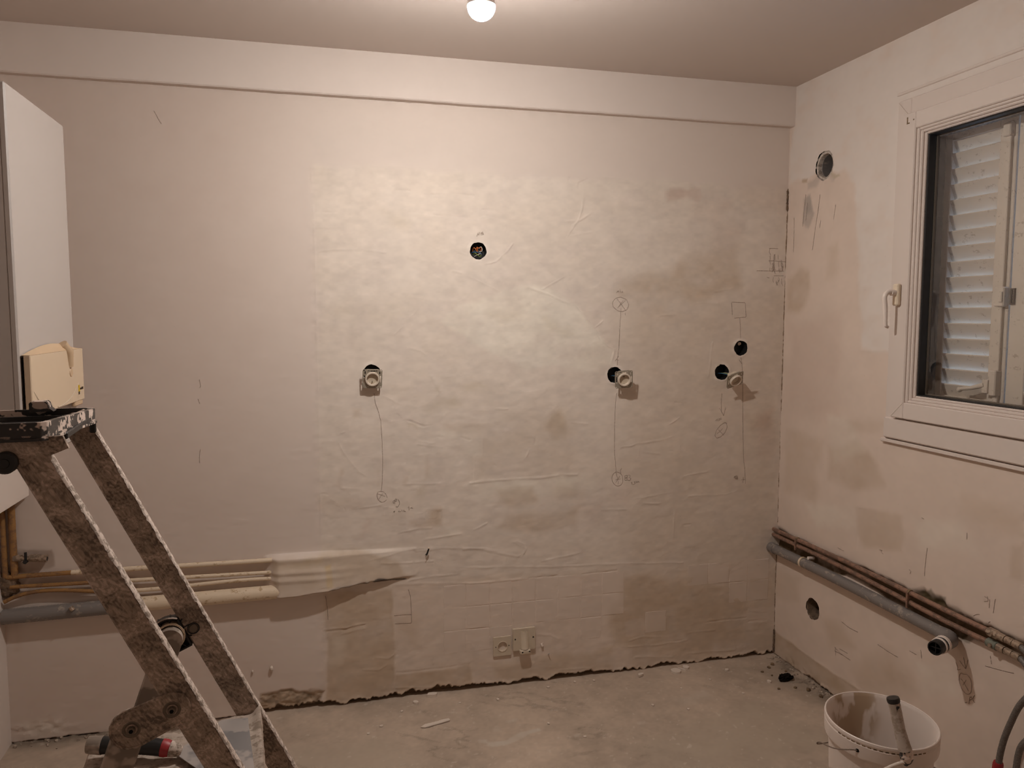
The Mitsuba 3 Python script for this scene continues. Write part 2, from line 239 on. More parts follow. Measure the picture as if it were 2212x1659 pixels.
# ------------------------------------------------------------------ relief and stains of the walls, in metres on the wall: back wall (x, z), right wall (distance from the corner, z)
BACK_RIDGES = [
    (0.5, 4, [(-1.952, 2.057), (-1.827, 2.053), (-1.691, 2.056), (-1.474, 2.054), (-1.241, 2.048), (-1.126, 2.046), (-0.814, 2.051), (-0.625, 2.048), (-0.373, 2.048)]),
    (0.5, 4, [(-1.959, 2.04), (-1.955, 1.925), (-1.952, 1.825), (-1.951, 1.69), (-1.951, 1.386)]),
    (0.5, 4, [(-1.951, 1.437), (-1.95, 1.19), (-1.949, 0.968), (-1.952, 0.651)]),
    (-1.6, 3, [(-1.659, 1.968), (-1.603, 1.969)]),
    (-1.6, 3, [(-1.52, 1.959), (-1.463, 1.957)]),
    (-1.6, 3, [(-1.453, 1.962), (-1.359, 1.96)]),
    (-1.6, 3, [(-1.325, 1.909), (-1.28, 1.908)]),
    (-0.9, 3, [(-1.637, 1.892), (-1.5, 1.883), (-1.388, 1.877), (-1.339, 1.877), (-1.32, 1.889), (-1.26, 1.876), (-1.22, 1.868), (-1.16, 1.877)]),
    (0.9, 3.5, [(-1.936, 1.737), (-1.878, 1.745), (-1.791, 1.746), (-1.695, 1.739)]),
    (0.9, 3.5, [(-1.943, 1.822), (-1.858, 1.824)]),
    (0.9, 3.5, [(-1.428, 1.751), (-1.379, 1.73)]),
    (0.9, 3.5, [(-1.38, 1.651), (-1.34, 1.637), (-1.29, 1.611), (-1.26, 1.597)]),
    (0.9, 3.5, [(-1.093, 1.714), (-1.036, 1.661)]),
    (0.9, 3.5, [(-1.139, 1.615), (-1.035, 1.577)]),
    (0.9, 3.5, [(-1.593, 1.57), (-1.54, 1.561)]),
    (0.9, 3.5, [(-1.594, 1.506), (-1.565, 1.545)]),
    (0.9, 3.5, [(-1.666, 1.431), (-1.632, 1.464)]),
    (0.9, 3.5, [(-1.61, 1.721), (-1.539, 1.708)]),
    (0.9, 3.5, [(-1.438, 1.674), (-1.404, 1.664)]),
    (0.9, 3.5, [(-1.433, 1.75), (-1.379, 1.732)]),
    (1.5, 4, [(-1.315, 1.7), (-1.27, 1.713), (-1.23, 1.748), (-1.205, 1.782)]),
    (-0.8, 3, [(-1.924, 1.88), (-1.871, 1.879)]),
    (1.0, 3.5, [(-1.089, 1.714), (-1.027, 1.658)]),
    (1.0, 3.5, [(-1.086, 1.606), (-1.032, 1.636), (-0.995, 1.656)]),
    (1.0, 3.5, [(-1.125, 1.61), (-1.063, 1.589), (-0.973, 1.552)]),
    (1.0, 3.5, [(-0.914, 1.983), (-0.919, 1.934), (-0.934, 1.884)]),
    (1.0, 3.5, [(-1.002, 1.877), (-0.934, 1.879), (-0.892, 1.905)]),
    (1.0, 3.5, [(-0.339, 1.602), (-0.246, 1.619)]),
    (1.0, 3.5, [(-0.482, 1.586), (-0.442, 1.581), (-0.448, 1.568)]),
    (1.0, 3.5, [(-0.934, 1.884), (-0.97, 1.834), (-0.981, 1.814)]),
    (1.0, 3.5, [(-0.866, 1.452), (-0.829, 1.482)]),
    (1.0, 3.5, [(-0.419, 1.555), (-0.315, 1.556)]),
    (1.0, 3.5, [(-0.965, 1.819), (-0.876, 1.837)]),
    (1.0, 3.5, [(-0.96, 1.859), (-0.887, 1.905)]),
    (1.0, 3.5, [(-0.571, 1.508), (-0.509, 1.508)]),
    (-1.2, 3, [(-0.935, 2.001), (-0.935, 2.026), (-0.894, 2.042)]),
    (-1.2, 3, [(-0.976, 2.043), (-0.976, 2.029)]),
    (1.1, 4, [(-0.951, 1.553), (-0.872, 1.468), (-0.82, 1.397), (-0.777, 1.361), (-0.793, 1.304)]),
    (1.0, 3.5, [(-1.607, 1.379), (-1.564, 1.366), (-1.54, 1.342)]),
    (1.0, 3.5, [(-1.531, 1.277), (-1.497, 1.213)]),
    (1.0, 3.5, [(-1.521, 1.272), (-1.49, 1.215)]),
    (1.0, 3.5, [(-1.709, 1.196), (-1.69, 1.191), (-1.659, 1.171)]),
    (1.0, 3.5, [(-1.88, 1.029), (-1.857, 0.983), (-1.835, 0.948), (-1.816, 0.928)]),
    (1.0, 3.5, [(-1.809, 0.913), (-1.784, 0.898)]),
    (1.0, 3.5, [(-1.582, 1.01), (-1.484, 0.992)]),
    (1.0, 3.5, [(-1.577, 1.02), (-1.519, 1.008)]),
    (1.0, 3.5, [(-1.324, 1.04), (-1.325, 0.955)]),
    (1.0, 3.5, [(-1.355, 0.951), (-1.36, 0.851)]),
    (1.0, 3.5, [(-1.87, 1.065), (-1.856, 1.067)]),
    (1.0, 3.5, [(-1.8, 0.772), (-1.724, 0.78)]),
    (1.0, 3.5, [(-1.869, 0.851), (-1.813, 0.846)]),
    (1.0, 3.5, [(-1.637, 0.856), (-1.5, 0.851)]),
    (1.0, 3.5, [(-1.135, 0.967), (-1.15, 0.937)]),
    (1.0, 3.5, [(-1.269, 1.138), (-1.223, 1.137)]),
    (-1.4, 3, [(-1.615, 1.102), (-1.581, 1.088), (-1.557, 1.078), (-1.523, 1.079)]),
    (-1.4, 3, [(-1.506, 1.034), (-1.484, 1.031)]),
    (-1.4, 3, [(-1.415, 1.031), (-1.375, 1.017)]),
    (-1.4, 3, [(-1.279, 0.915), (-1.271, 0.91)]),
    (-1.4, 3, [(-1.14, 0.975), (-1.127, 0.975)]),
    (-1.4, 3, [(-1.945, 0.834), (-1.92, 0.829)]),
    (-1.4, 3, [(-1.111, 1.012), (-1.111, 0.992)]),
    (1.5, 5, [(-1.375, 0.847), (-1.299, 0.851), (-1.197, 0.853), (-1.092, 0.853), (-0.997, 0.861), (-0.932, 0.858)]),
    (0.8, 2.6, [(-1.717, 0.77), (-1.676, 0.766)]),
    (0.8, 2.6, [(-1.717, 0.762), (-1.676, 0.759)]),
    (0.8, 2.6, [(-1.717, 0.755), (-1.676, 0.751)]),
    (0.8, 2.6, [(-1.717, 0.747), (-1.677, 0.744)]),
    (0.8, 2.6, [(-1.717, 0.74), (-1.677, 0.737)]),
    (0.8, 2.6, [(-1.599, 0.739), (-1.513, 0.736)]),
    (0.8, 2.6, [(-1.599, 0.733), (-1.513, 0.729)]),
    (0.8, 2.6, [(-1.599, 0.726), (-1.513, 0.723)]),
    (0.8, 2.6, [(-1.599, 0.72), (-1.513, 0.716)]),
    (-0.9, 2.6, [(-1.55, 0.745), (-1.549, 0.712)]),
    (-0.9, 2.6, [(-1.543, 0.744), (-1.543, 0.693)]),
    (-0.9, 2.6, [(-1.536, 0.744), (-1.536, 0.694)]),
    (-0.9, 2.6, [(-1.529, 0.743), (-1.529, 0.695)]),
    (-0.9, 2.6, [(-1.523, 0.743), (-1.522, 0.696)]),
    (-0.9, 2.6, [(-1.516, 0.742), (-1.515, 0.697)]),
    (-0.9, 2.6, [(-1.509, 0.742), (-1.508, 0.698)]),
    (-0.9, 2.6, [(-1.502, 0.742), (-1.501, 0.699)]),
    (-0.9, 2.6, [(-1.495, 0.741), (-1.494, 0.701)]),
    (0.8, 2.6, [(-1.289, 0.736), (-1.282, 0.667)]),
    (0.8, 2.6, [(-1.282, 0.736), (-1.274, 0.666)]),
    (0.8, 2.6, [(-1.274, 0.735), (-1.266, 0.666)]),
    (0.8, 2.6, [(-1.266, 0.735), (-1.259, 0.665)]),
    (0.8, 2.6, [(-1.259, 0.734), (-1.251, 0.665)]),
    (0.8, 2.6, [(-1.251, 0.734), (-1.243, 0.664)]),
    (0.8, 2.6, [(-1.243, 0.733), (-1.235, 0.664)]),
    (0.8, 2.6, [(-1.235, 0.733), (-1.228, 0.663)]),
    (1.1, 4, [(-1.361, 0.657), (-1.31, 0.681)]),
    (1.1, 4, [(-1.658, 0.665), (-1.6, 0.676), (-1.531, 0.678)]),
    (1.2, 4, [(-1.551, 0.632), (-1.477, 0.64), (-1.417, 0.645)]),
    (1.0, 3.5, [(-0.743, 0.961), (-0.643, 0.978), (-0.558, 0.986), (-0.518, 0.995)]),
    (1.0, 3.5, [(-0.66, 0.958), (-0.664, 0.916)]),
    (1.0, 3.5, [(-0.642, 0.941), (-0.569, 0.928)]),
    (1.0, 3.5, [(-0.457, 0.826), (-0.411, 0.837), (-0.346, 0.84)]),
    (1.0, 3.5, [(-0.639, 0.723), (-0.564, 0.716)]),
    (1.0, 3.5, [(-0.495, 0.677), (-0.501, 0.558)]),
    (1.0, 3.5, [(-0.432, 0.741), (-0.26, 0.737), (-0.207, 0.75)]),
    (1.0, 3.5, [(-0.678, 0.742), (-0.508, 0.761)]),
    (1.0, 3.5, [(-0.823, 0.705), (-0.717, 0.701)]),
    (1.0, 3.5, [(-0.337, 1.391), (-0.351, 1.251)]),
    (1.0, 3.5, [(-0.525, 1.053), (-0.48, 1.078)]),
    (1.0, 3.5, [(-0.189, 1.178), (-0.117, 1.181)]),
    (1.0, 3.5, [(-0.957, 1.073), (-0.887, 1.065)]),
    (1.0, 3.5, [(-0.627, 0.72), (-0.57, 0.715)]),
    (-1.5, 3, [(-0.504, 1.143), (-0.47, 1.137)]),
    (-1.5, 3, [(-0.472, 0.953), (-0.454, 0.939)]),
    (-1.5, 3, [(-0.526, 0.938), (-0.511, 0.935)]),
    (-1.5, 3, [(-0.453, 0.617), (-0.423, 0.617)]),
    (1.0, 4, [(-1.775, 0.569), (-1.665, 0.59), (-1.596, 0.6), (-1.498, 0.594), (-1.403, 0.586), (-1.332, 0.578), (-1.265, 0.557), (-1.187, 0.533), (-1.155, 0.547), (-1.155, 0.583), (-1.187, 0.601)]),
    (1.3, 4, [(-1.728, 0.557), (-1.665, 0.548), (-1.607, 0.546)]),
    (1.3, 4, [(-1.597, 0.545), (-1.528, 0.542)]),
    (1.3, 4, [(-1.601, 0.6), (-1.587, 0.589), (-1.547, 0.589)]),
    (1.3, 4, [(-1.547, 0.589), (-1.498, 0.59)]),
    (1.3, 4, [(-1.752, 0.176), (-1.704, 0.166), (-1.684, 0.179)]),
    (1.3, 4, [(-1.801, 0.133), (-1.743, 0.124), (-1.714, 0.139)]),
    (1.3, 4, [(-1.945, 0.307), (-1.87, 0.307), (-1.794, 0.316)]),
    (1.3, 4, [(-1.67, 0.172), (-1.691, 0.062)]),
    (1.3, 4, [(-1.676, 0.045), (-1.522, 0.029)]),
    (1.3, 4, [(-1.531, 0.147), (-1.529, 0.126)]),
    (-1.5, 4, [(-1.936, 0.298), (-1.865, 0.3), (-1.796, 0.309)]),
    (1.0, 4, [(-1.88, 0.285), (-1.794, 0.296)]),
    (0.9, 4, [(-1.617, 0.476), (-1.519, 0.483), (-1.423, 0.483), (-1.438, 0.497)]),
    (0.8, 5, [(-1.676, 0.461), (-1.568, 0.457), (-1.368, 0.44), (-1.265, 0.439), (-1.107, 0.441)]),
    (-0.9, 4, [(-1.68, 0.104), (-1.521, 0.104), (-1.379, 0.106)]),
    (1.0, 4, [(-1.407, 0.582), (-1.318, 0.581), (-1.276, 0.566), (-1.166, 0.53), (-1.148, 0.565), (-1.197, 0.596)]),
    (1.0, 4, [(-1.08, 0.508), (-0.923, 0.53)]),
    (1.0, 4, [(-1.407, 0.507), (-1.227, 0.496), (-1.042, 0.481), (-0.787, 0.473), (-0.453, 0.453)]),
    (1.0, 4, [(-1.407, 0.442), (-1.288, 0.44), (-1.178, 0.44)]),
    (1.0, 4, [(-0.696, 0.107), (-0.582, 0.101), (-0.425, 0.107)]),
    (1.0, 4, [(-1.097, 0.199), (-1.041, 0.193), (-1.006, 0.171)]),
    (1.0, 4, [(-0.662, 0.058), (-0.492, 0.039)]),
    (1.0, 4, [(-1.002, 0.039), (-0.847, 0.034)]),
    (1.0, 4, [(-0.419, 0.139), (-0.293, 0.14)]),
    (1.0, 4, [(-0.69, 0.132), (-0.63, 0.145), (-0.501, 0.128)]),
    (1.0, 4, [(-0.199, 0.08), (-0.19, 0.026)]),
    (1.0, 4, [(-0.468, 0.526), (-0.393, 0.519)]),
    (1.0, 4, [(-0.423, 0.048), (-0.198, 0.04)]),
    (-1.6, 3.5, [(-0.329, 0.179), (-0.237, 0.18), (-0.144, 0.179)]),
    (-1.6, 3.5, [(-0.487, 0.109), (-0.452, 0.107)]),
    (-1.6, 3.5, [(-0.227, 0.341), (-0.16, 0.341)]),
    (-1.6, 3.5, [(-0.129, 0.161), (-0.042, 0.158)]),
    (-1.6, 3.5, [(-0.902, 0.311), (-0.9, 0.254)]),
    (-1.6, 3.5, [(-0.904, 0.239), (-0.901, 0.166)]),
    (-1.6, 3.5, [(-1.39, 0.254), (-1.3, 0.247)]),
    (-1.6, 3.5, [(-1.39, 0.202), (-1.294, 0.215)]),
    (-1.6, 3.5, [(-1.296, 0.341), (-1.294, 0.286)]),
    (-1.6, 3.5, [(-1.135, 0.442), (-1.017, 0.441)]),
    (-1.6, 3.5, [(-0.906, 0.438), (-0.819, 0.44), (-0.754, 0.441)]),
]

BACK_PATCHES = [
    ('skim', 1, 0.02, [(-1.939, 2.038), (-1.691, 2.049), (-1.474, 2.047), (-1.241, 2.042), (-0.814, 2.043), (-0.373, 2.04), (0.021, 2.047), (0.016, 1.469), (0.007, 1.067), (0.014, 0.49), (0.018, 0.363), (-0.82, 0.432), (-1.591, 0.459), (-1.94, 0.479), (-1.949, 0.776), (-1.948, 1.127), (-1.949, 1.573), (-1.952, 1.892)]),
    ('dull', 0.35, 0.05, [(-1.976, 2.154), (-1.844, 2.202), (-1.745, 2.203), (-1.626, 2.185), (-1.47, 2.16), (-1.219, 2.127), (-1.032, 2.11), (-1.032, 2.057), (-1.4, 2.058), (-1.679, 2.062), (-1.929, 2.066)]),
    ('pink', 0.55, 0.012, [(-0.572, 1.996), (-0.553, 2.009), (-0.514, 2.013), (-0.469, 2.005), (-0.435, 2.024), (-0.407, 2.02), (-0.398, 1.988), (-0.411, 1.964), (-0.445, 1.971), (-0.485, 1.977), (-0.524, 1.968), (-0.563, 1.964)]),
    ('pink', 0.3, 0.02, [(-0.315, 1.991), (-0.28, 2.002), (-0.263, 1.987), (-0.268, 1.962), (-0.308, 1.955)]),
    ('pink', 0.18, 0.05, [(-0.434, 1.971), (-0.315, 1.991), (-0.262, 1.957), (-0.37, 1.902), (-0.439, 1.92)]),
    ('pink', 0.2, 0.06, [(-0.229, 2.05), (-0.011, 2.07), (-0.006, 1.934), (-0.198, 1.99)]),
    ('pink', 0.25, 0.06, [(-0.33, 1.913), (-0.225, 1.886), (-0.222, 1.792), (-0.366, 1.768)]),
    ('brown', 0.5, 0.04, [(-0.499, 1.735), (-0.435, 1.762), (-0.338, 1.769), (-0.228, 1.792), (-0.214, 1.719), (-0.217, 1.619), (-0.304, 1.613), (-0.419, 1.565), (-0.482, 1.591), (-0.645, 1.579), (-0.755, 1.594), (-0.75, 1.649), (-0.646, 1.671), (-0.535, 1.678)]),
    ('brown', 0.3, 0.12, [(-0.744, 1.582), (-0.424, 1.565), (-0.011, 1.587), (0.018, 0.363), (-0.738, 0.426), (-0.724, 0.896), (-0.76, 1.281)]),
    ('brown', 0.32, 0.03, [(-0.655, 1.544), (-0.56, 1.554), (-0.56, 1.518), (-0.61, 1.508), (-0.655, 1.523)]),
    ('brown', 0.3, 0.03, [(-0.543, 1.508), (-0.486, 1.516), (-0.491, 1.493), (-0.542, 1.493)]),
    ('light', 0.6, 0.012, [(-1.493, 1.471), (-1.429, 1.538), (-1.329, 1.56), (-1.237, 1.593), (-1.106, 1.63), (-0.951, 1.553), (-0.872, 1.468), (-0.82, 1.397), (-0.777, 1.361), (-0.793, 1.304), (-0.91, 1.28), (-1.047, 1.304), (-1.161, 1.288), (-1.293, 1.344), (-1.385, 1.399)]),
    ('light', 0.4, 0.02, [(-1.124, 1.556), (-1.031, 1.542), (-0.973, 1.482), (-0.887, 1.427), (-0.806, 1.376), (-0.898, 1.377), (-1.02, 1.428), (-1.124, 1.482)]),
    ('olive', 0.3, 0.03, [(-1.078, 1.492), (-0.989, 1.457), (-0.951, 1.427), (-0.994, 1.417), (-1.062, 1.448)]),
    ('olive', 0.25, 0.03, [(-1.316, 1.507), (-1.19, 1.517), (-1.159, 1.502), (-1.21, 1.492), (-1.291, 1.492)]),
    ('olive', 0.2, 0.03, [(-1.729, 1.898), (-1.637, 1.895), (-1.604, 1.854), (-1.609, 1.821), (-1.651, 1.825), (-1.693, 1.879)]),
    ('olive', 0.2, 0.04, [(-1.945, 1.538), (-1.678, 1.539), (-1.641, 1.506), (-1.772, 1.483), (-1.91, 1.487)]),
    ('brown', 0.5, 0.02, [(-1.046, 1.086), (-0.998, 1.105), (-0.977, 1.068), (-0.993, 1.033), (-1.04, 1.025), (-1.062, 1.051)]),
    ('olive', 0.4, 0.025, [(-1.537, 1.146), (-1.488, 1.174), (-1.429, 1.177), (-1.409, 1.157), (-1.473, 1.149), (-1.518, 1.13)]),
    ('olive', 0.35, 0.02, [(-1.409, 1.221), (-1.329, 1.229), (-1.299, 1.213), (-1.384, 1.2)]),
    ('olive', 0.35, 0.012, [(-1.507, 1.213), (-1.488, 1.215), (-1.49, 1.198), (-1.502, 1.198)]),
    ('olive', 0.4, 0.012, [(-1.625, 1.08), (-1.6, 1.094), (-1.579, 1.088), (-1.581, 1.064), (-1.605, 1.077), (-1.62, 1.061)]),
    ('brown', 0.3, 0.03, [(-1.479, 1.085), (-1.299, 1.069), (-1.324, 1.05), (-1.474, 1.058)]),
    ('brown', 0.2, 0.05, [(-1.269, 1.158), (-1.093, 1.153), (-0.934, 1.077), (-0.932, 0.86), (-1.35, 0.856), (-1.352, 0.951), (-1.32, 0.96), (-1.319, 1.04), (-1.248, 1.047)]),
    ('light', 0.3, 0.02, [(-1.499, 1.061), (-1.322, 1.042), (-1.325, 0.95), (-1.355, 0.951), (-1.4, 1.013), (-1.504, 1.027)]),
    ('brown', 0.35, 0.014, [(-1.558, 0.946), (-1.548, 0.945), (-1.547, 0.876), (-1.556, 0.871)]),
    ('brown', 0.35, 0.012, [(-1.87, 0.921), (-1.861, 0.921), (-1.862, 0.858), (-1.872, 0.856)]),
    ('brown', 0.3, 0.012, [(-1.737, 0.92), (-1.731, 0.919), (-1.732, 0.861), (-1.737, 0.861)]),
    ('brown', 0.3, 0.012, [(-1.639, 0.893), (-1.622, 0.892), (-1.625, 0.86), (-1.638, 0.863)]),
    ('brown', 0.3, 0.015, [(-1.817, 1.149), (-1.785, 1.153), (-1.79, 1.129), (-1.808, 1.125)]),
    ('olive', 0.35, 0.02, [(-1.588, 0.836), (-1.564, 0.842), (-1.569, 0.803), (-1.584, 0.809)]),
    ('brown', 0.25, 0.02, [(-1.957, 0.825), (-1.799, 0.811), (-1.791, 0.757), (-1.949, 0.771)]),
    ('light', 0.5, 0.015, [(-1.299, 0.848), (-1.197, 0.851), (-1.092, 0.852), (-0.997, 0.858), (-0.932, 0.856), (-0.932, 0.793), (-1.092, 0.781), (-1.248, 0.785)]),
    ('brown', 0.45, 0.02, [(-1.269, 0.816), (-1.118, 0.813), (-1.092, 0.76), (-1.197, 0.751), (-1.264, 0.77)]),
    ('brown', 0.45, 0.02, [(-1.228, 0.717), (-1.039, 0.71), (-0.931, 0.725), (-0.93, 0.636), (-1.091, 0.62), (-1.269, 0.653)]),
    ('light', 0.3, 0.03, [(-1.375, 0.852), (-1.269, 0.837), (-1.269, 0.755), (-1.381, 0.757)]),
    ('brown', 0.5, 0.014, [(-1.614, 0.706), (-1.55, 0.712), (-1.545, 0.747), (-1.506, 0.749), (-1.496, 0.679), (-1.561, 0.673), (-1.614, 0.686)]),
    ('pink', 0.3, 0.02, [(-1.791, 0.723), (-1.772, 0.717), (-1.778, 0.648), (-1.797, 0.645)]),
    ('light', 0.3, 0.02, [(-1.477, 0.667), (-1.411, 0.673), (-1.417, 0.643), (-1.482, 0.637)]),
    ('olive', 0.3, 0.03, [(-1.026, 1.085), (-0.978, 1.089), (-0.983, 1.048), (-1.026, 1.029)]),
    ('light', 0.4, 0.03, [(-1.025, 0.865), (-0.928, 0.865), (-0.846, 0.851), (-0.862, 0.784), (-0.944, 0.83), (-1.024, 0.824)]),
    ('brown', 0.3, 0.03, [(-1.024, 0.829), (-0.944, 0.819), (-0.917, 0.781), (-1.024, 0.767)]),
    ('pink', 0.25, 0.03, [(-0.796, 0.791), (-0.713, 0.797), (-0.707, 0.743), (-0.79, 0.743)]),
    ('pink', 0.25, 0.04, [(-0.949, 0.757), (-0.834, 0.745), (-0.839, 0.645), (-0.943, 0.715)]),
    ('brown', 0.35, 0.03, [(-0.18, 1.085), (-0.047, 1.081), (-0.045, 1.027), (-0.142, 1.019)]),
    ('pink', 0.35, 0.04, [(-0.12, 1.084), (-0.029, 1.103), (-0.028, 0.905), (-0.114, 0.908)]),
    ('low', 1, 0.03, [(-1.943, 0.485), (-1.591, 0.462), (-0.82, 0.436), (0.03, 0.415), (0.024, -0.063), (-0.815, -0.028), (-1.687, -0.039), (-1.953, -0.042)]),
    ('cream', 0.9, 0.012, [(-2.129, 0.602), (-1.941, 0.607), (-1.768, 0.598), (-1.662, 0.548), (-1.609, 0.486), (-1.944, 0.467), (-2.133, 0.455)]),
    ('brown', 0.6, 0.008, [(-1.939, 0.449), (-1.788, 0.446), (-1.681, 0.439), (-1.682, 0.103), (-1.683, 0.008), (-1.812, -0.004), (-1.944, -0.006), (-1.943, 0.234)]),
    ('brown', 0.45, 0.02, [(-1.801, 0.144), (-1.685, 0.15), (-1.701, 0.039), (-1.776, 0.02), (-1.829, 0.092)]),
    ('light', 0.25, 0.03, [(-1.939, 0.27), (-1.87, 0.254), (-1.88, 0.172), (-1.936, 0.16)]),
    ('glue', 0.55, 0.008, [(-1.676, 0.444), (-1.407, 0.439), (-1.14, 0.438), (-0.738, 0.436), (-0.726, 0.325), (-0.782, 0.31), (-0.779, 0.107), (-1.378, 0.104), (-1.68, 0.102)]),
    ('brown', 0.65, 0.008, [(-1.68, 0.1), (-1.375, 0.102), (-1.367, 0.01), (-1.531, 0.007), (-1.687, 0.007)]),
    ('glue', 0.55, 0.006, [(-1.367, 0.101), (-1.283, 0.091), (-1.283, 0.015), (-1.367, 0.01)]),
    ('brown', 0.45, 0.02, [(-1.281, 0.085), (-1.139, 0.089), (-1.02, 0.091), (-0.783, 0.1), (-0.78, 0.016), (-1.059, 0.013), (-1.256, 0.012)]),
    ('glue', 0.5, 0.008, [(-0.777, 0.101), (-0.683, 0.099), (-0.682, 0.017), (-0.776, 0.008)]),
    ('glue', 0.3, 0.008, [(-0.678, 0.068), (-0.498, 0.069), (-0.493, 0.027), (-0.677, 0.025)]),
    ('brown', 0.5, 0.03, [(-0.727, 0.413), (-0.612, 0.399), (-0.263, 0.341), (-0.194, 0.287), (-0.148, 0.252), (-0.151, 0.059), (-0.433, 0.076), (-0.681, 0.099), (-0.775, 0.109), (-0.773, 0.289), (-0.726, 0.325)]),
    ('brown', 0.3, 0.04, [(-0.717, 0.424), (-0.012, 0.418), (0.003, 0.004), (-0.69, 0.018)]),
    ('glue', 0.4, 0.006, [(-0.71, 0.219), (-0.626, 0.219), (-0.629, 0.15), (-0.709, 0.15)]),
    ('glue', 0.35, 0.008, [(-0.235, 0.442), (-0.022, 0.45), (-0.018, 0.341), (-0.232, 0.338)]),
    ('glue', 0.3, 0.008, [(-0.332, 0.429), (-0.239, 0.434), (-0.236, 0.331), (-0.329, 0.33)]),
    ('glue', 0.35, 0.006, [(-0.133, 0.217), (-0.023, 0.215), (-0.021, 0.151), (-0.131, 0.154)]),
    ('brown', 0.3, 0.03, [(-1.665, 0.335), (-1.583, 0.337), (-1.585, 0.195), (-1.666, 0.195)]),
    ('yellow', 0.6, 0.006, [(-1.933, 0.567), (-1.907, 0.569), (-1.905, 0.482), (-1.93, 0.477)]),
    ('yellow', 0.3, 0.02, [(-2.109, 0.588), (-1.941, 0.597), (-1.941, 0.586), (-2.11, 0.574)]),
    ('brown', 0.35, 0.02, [(-2.991, 0.463), (-2.977, 0.461), (-2.988, 0.346), (-3.003, 0.347)]),
    ('pink', 0.35, 0.2, [(-3.039, 0.351), (-2.748, 0.354), (-2.182, 0.349), (-2.02, 0.096), (-2.608, 0.026), (-3.056, 0.018)]),
    ('light', 0.3, 0.02, [(-2.967, 0.074), (-2.849, 0.075), (-2.852, 0.007), (-2.97, 0.006)]),
    ('rubble', 1, 0.008, [(-2.189, 0.08), (-2.122, 0.081), (-2.084, 0.091), (-2.054, 0.072), (-2.011, 0.08), (-1.958, 0.066), (-1.969, 0.038), (-1.952, 0.014), (-2.022, 0.0), (-2.124, -0.005), (-2.191, -0.002)]),
    ('rust', 0.5, 0.006, [(-2.98, 0.692), (-2.866, 0.684), (-2.866, 0.626), (-2.941, 0.607), (-2.984, 0.611)]),
    ('rust', 0.6, 0.006, [(-3.025, 0.639), (-2.969, 0.629), (-2.942, 0.591), (-2.988, 0.529), (-3.033, 0.483)]),
    ('rust', 0.35, 0.008, [(-2.942, 0.599), (-2.678, 0.585), (-2.588, 0.561), (-2.59, 0.518), (-2.946, 0.508)]),
    ('pink', 0.25, 0.25, [(-2.963, 2.437), (-2.128, 2.4), (-2.088, 1.472), (-2.175, 0.614), (-3.051, 0.681)]),
    ('char', 0.8, 0.003, [(-1.932, 0.467), (-1.904, 0.476), (-1.857, 0.481), (-1.815, 0.483), (-1.786, 0.486), (-1.767, 0.483), (-1.782, 0.476), (-1.858, 0.467), (-1.905, 0.464)]),
    ('char', 0.8, 0.003, [(-1.762, 0.481), (-1.734, 0.492), (-1.685, 0.492), (-1.627, 0.489), (-1.622, 0.482), (-1.671, 0.481), (-1.748, 0.472)]),
]

RIGHT_RIDGES = [
    (0.8, 5, [(0.008, 2.064), (0.182, 2.048), (0.378, 2.054)]),
    (0.9, 5, [(0.092, 0.098), (0.289, 0.101), (0.499, 0.1), (0.572, 0.107)]),
    (0.7, 6, [(0.482, 1.376), (0.632, 1.38)]),
    (-1, 4, [(0.482, 1.376), (0.486, 1.353)]),
    (0.7, 4, [(0.302, 1.954), (0.298, 1.795)]),
    (0.6, 4, [(0.516, 0.701), (0.518, 0.622)]),
    (0.6, 4, [(0.518, 0.791), (0.609, 0.808)]),
    (0.6, 4, [(0.609, 0.808), (0.618, 0.761)]),
    (0.6, 4, [(0.97, 0.685), (0.967, 0.563)]),
    (0.6, 4, [(0.91, 0.669), (0.948, 0.633)]),
]

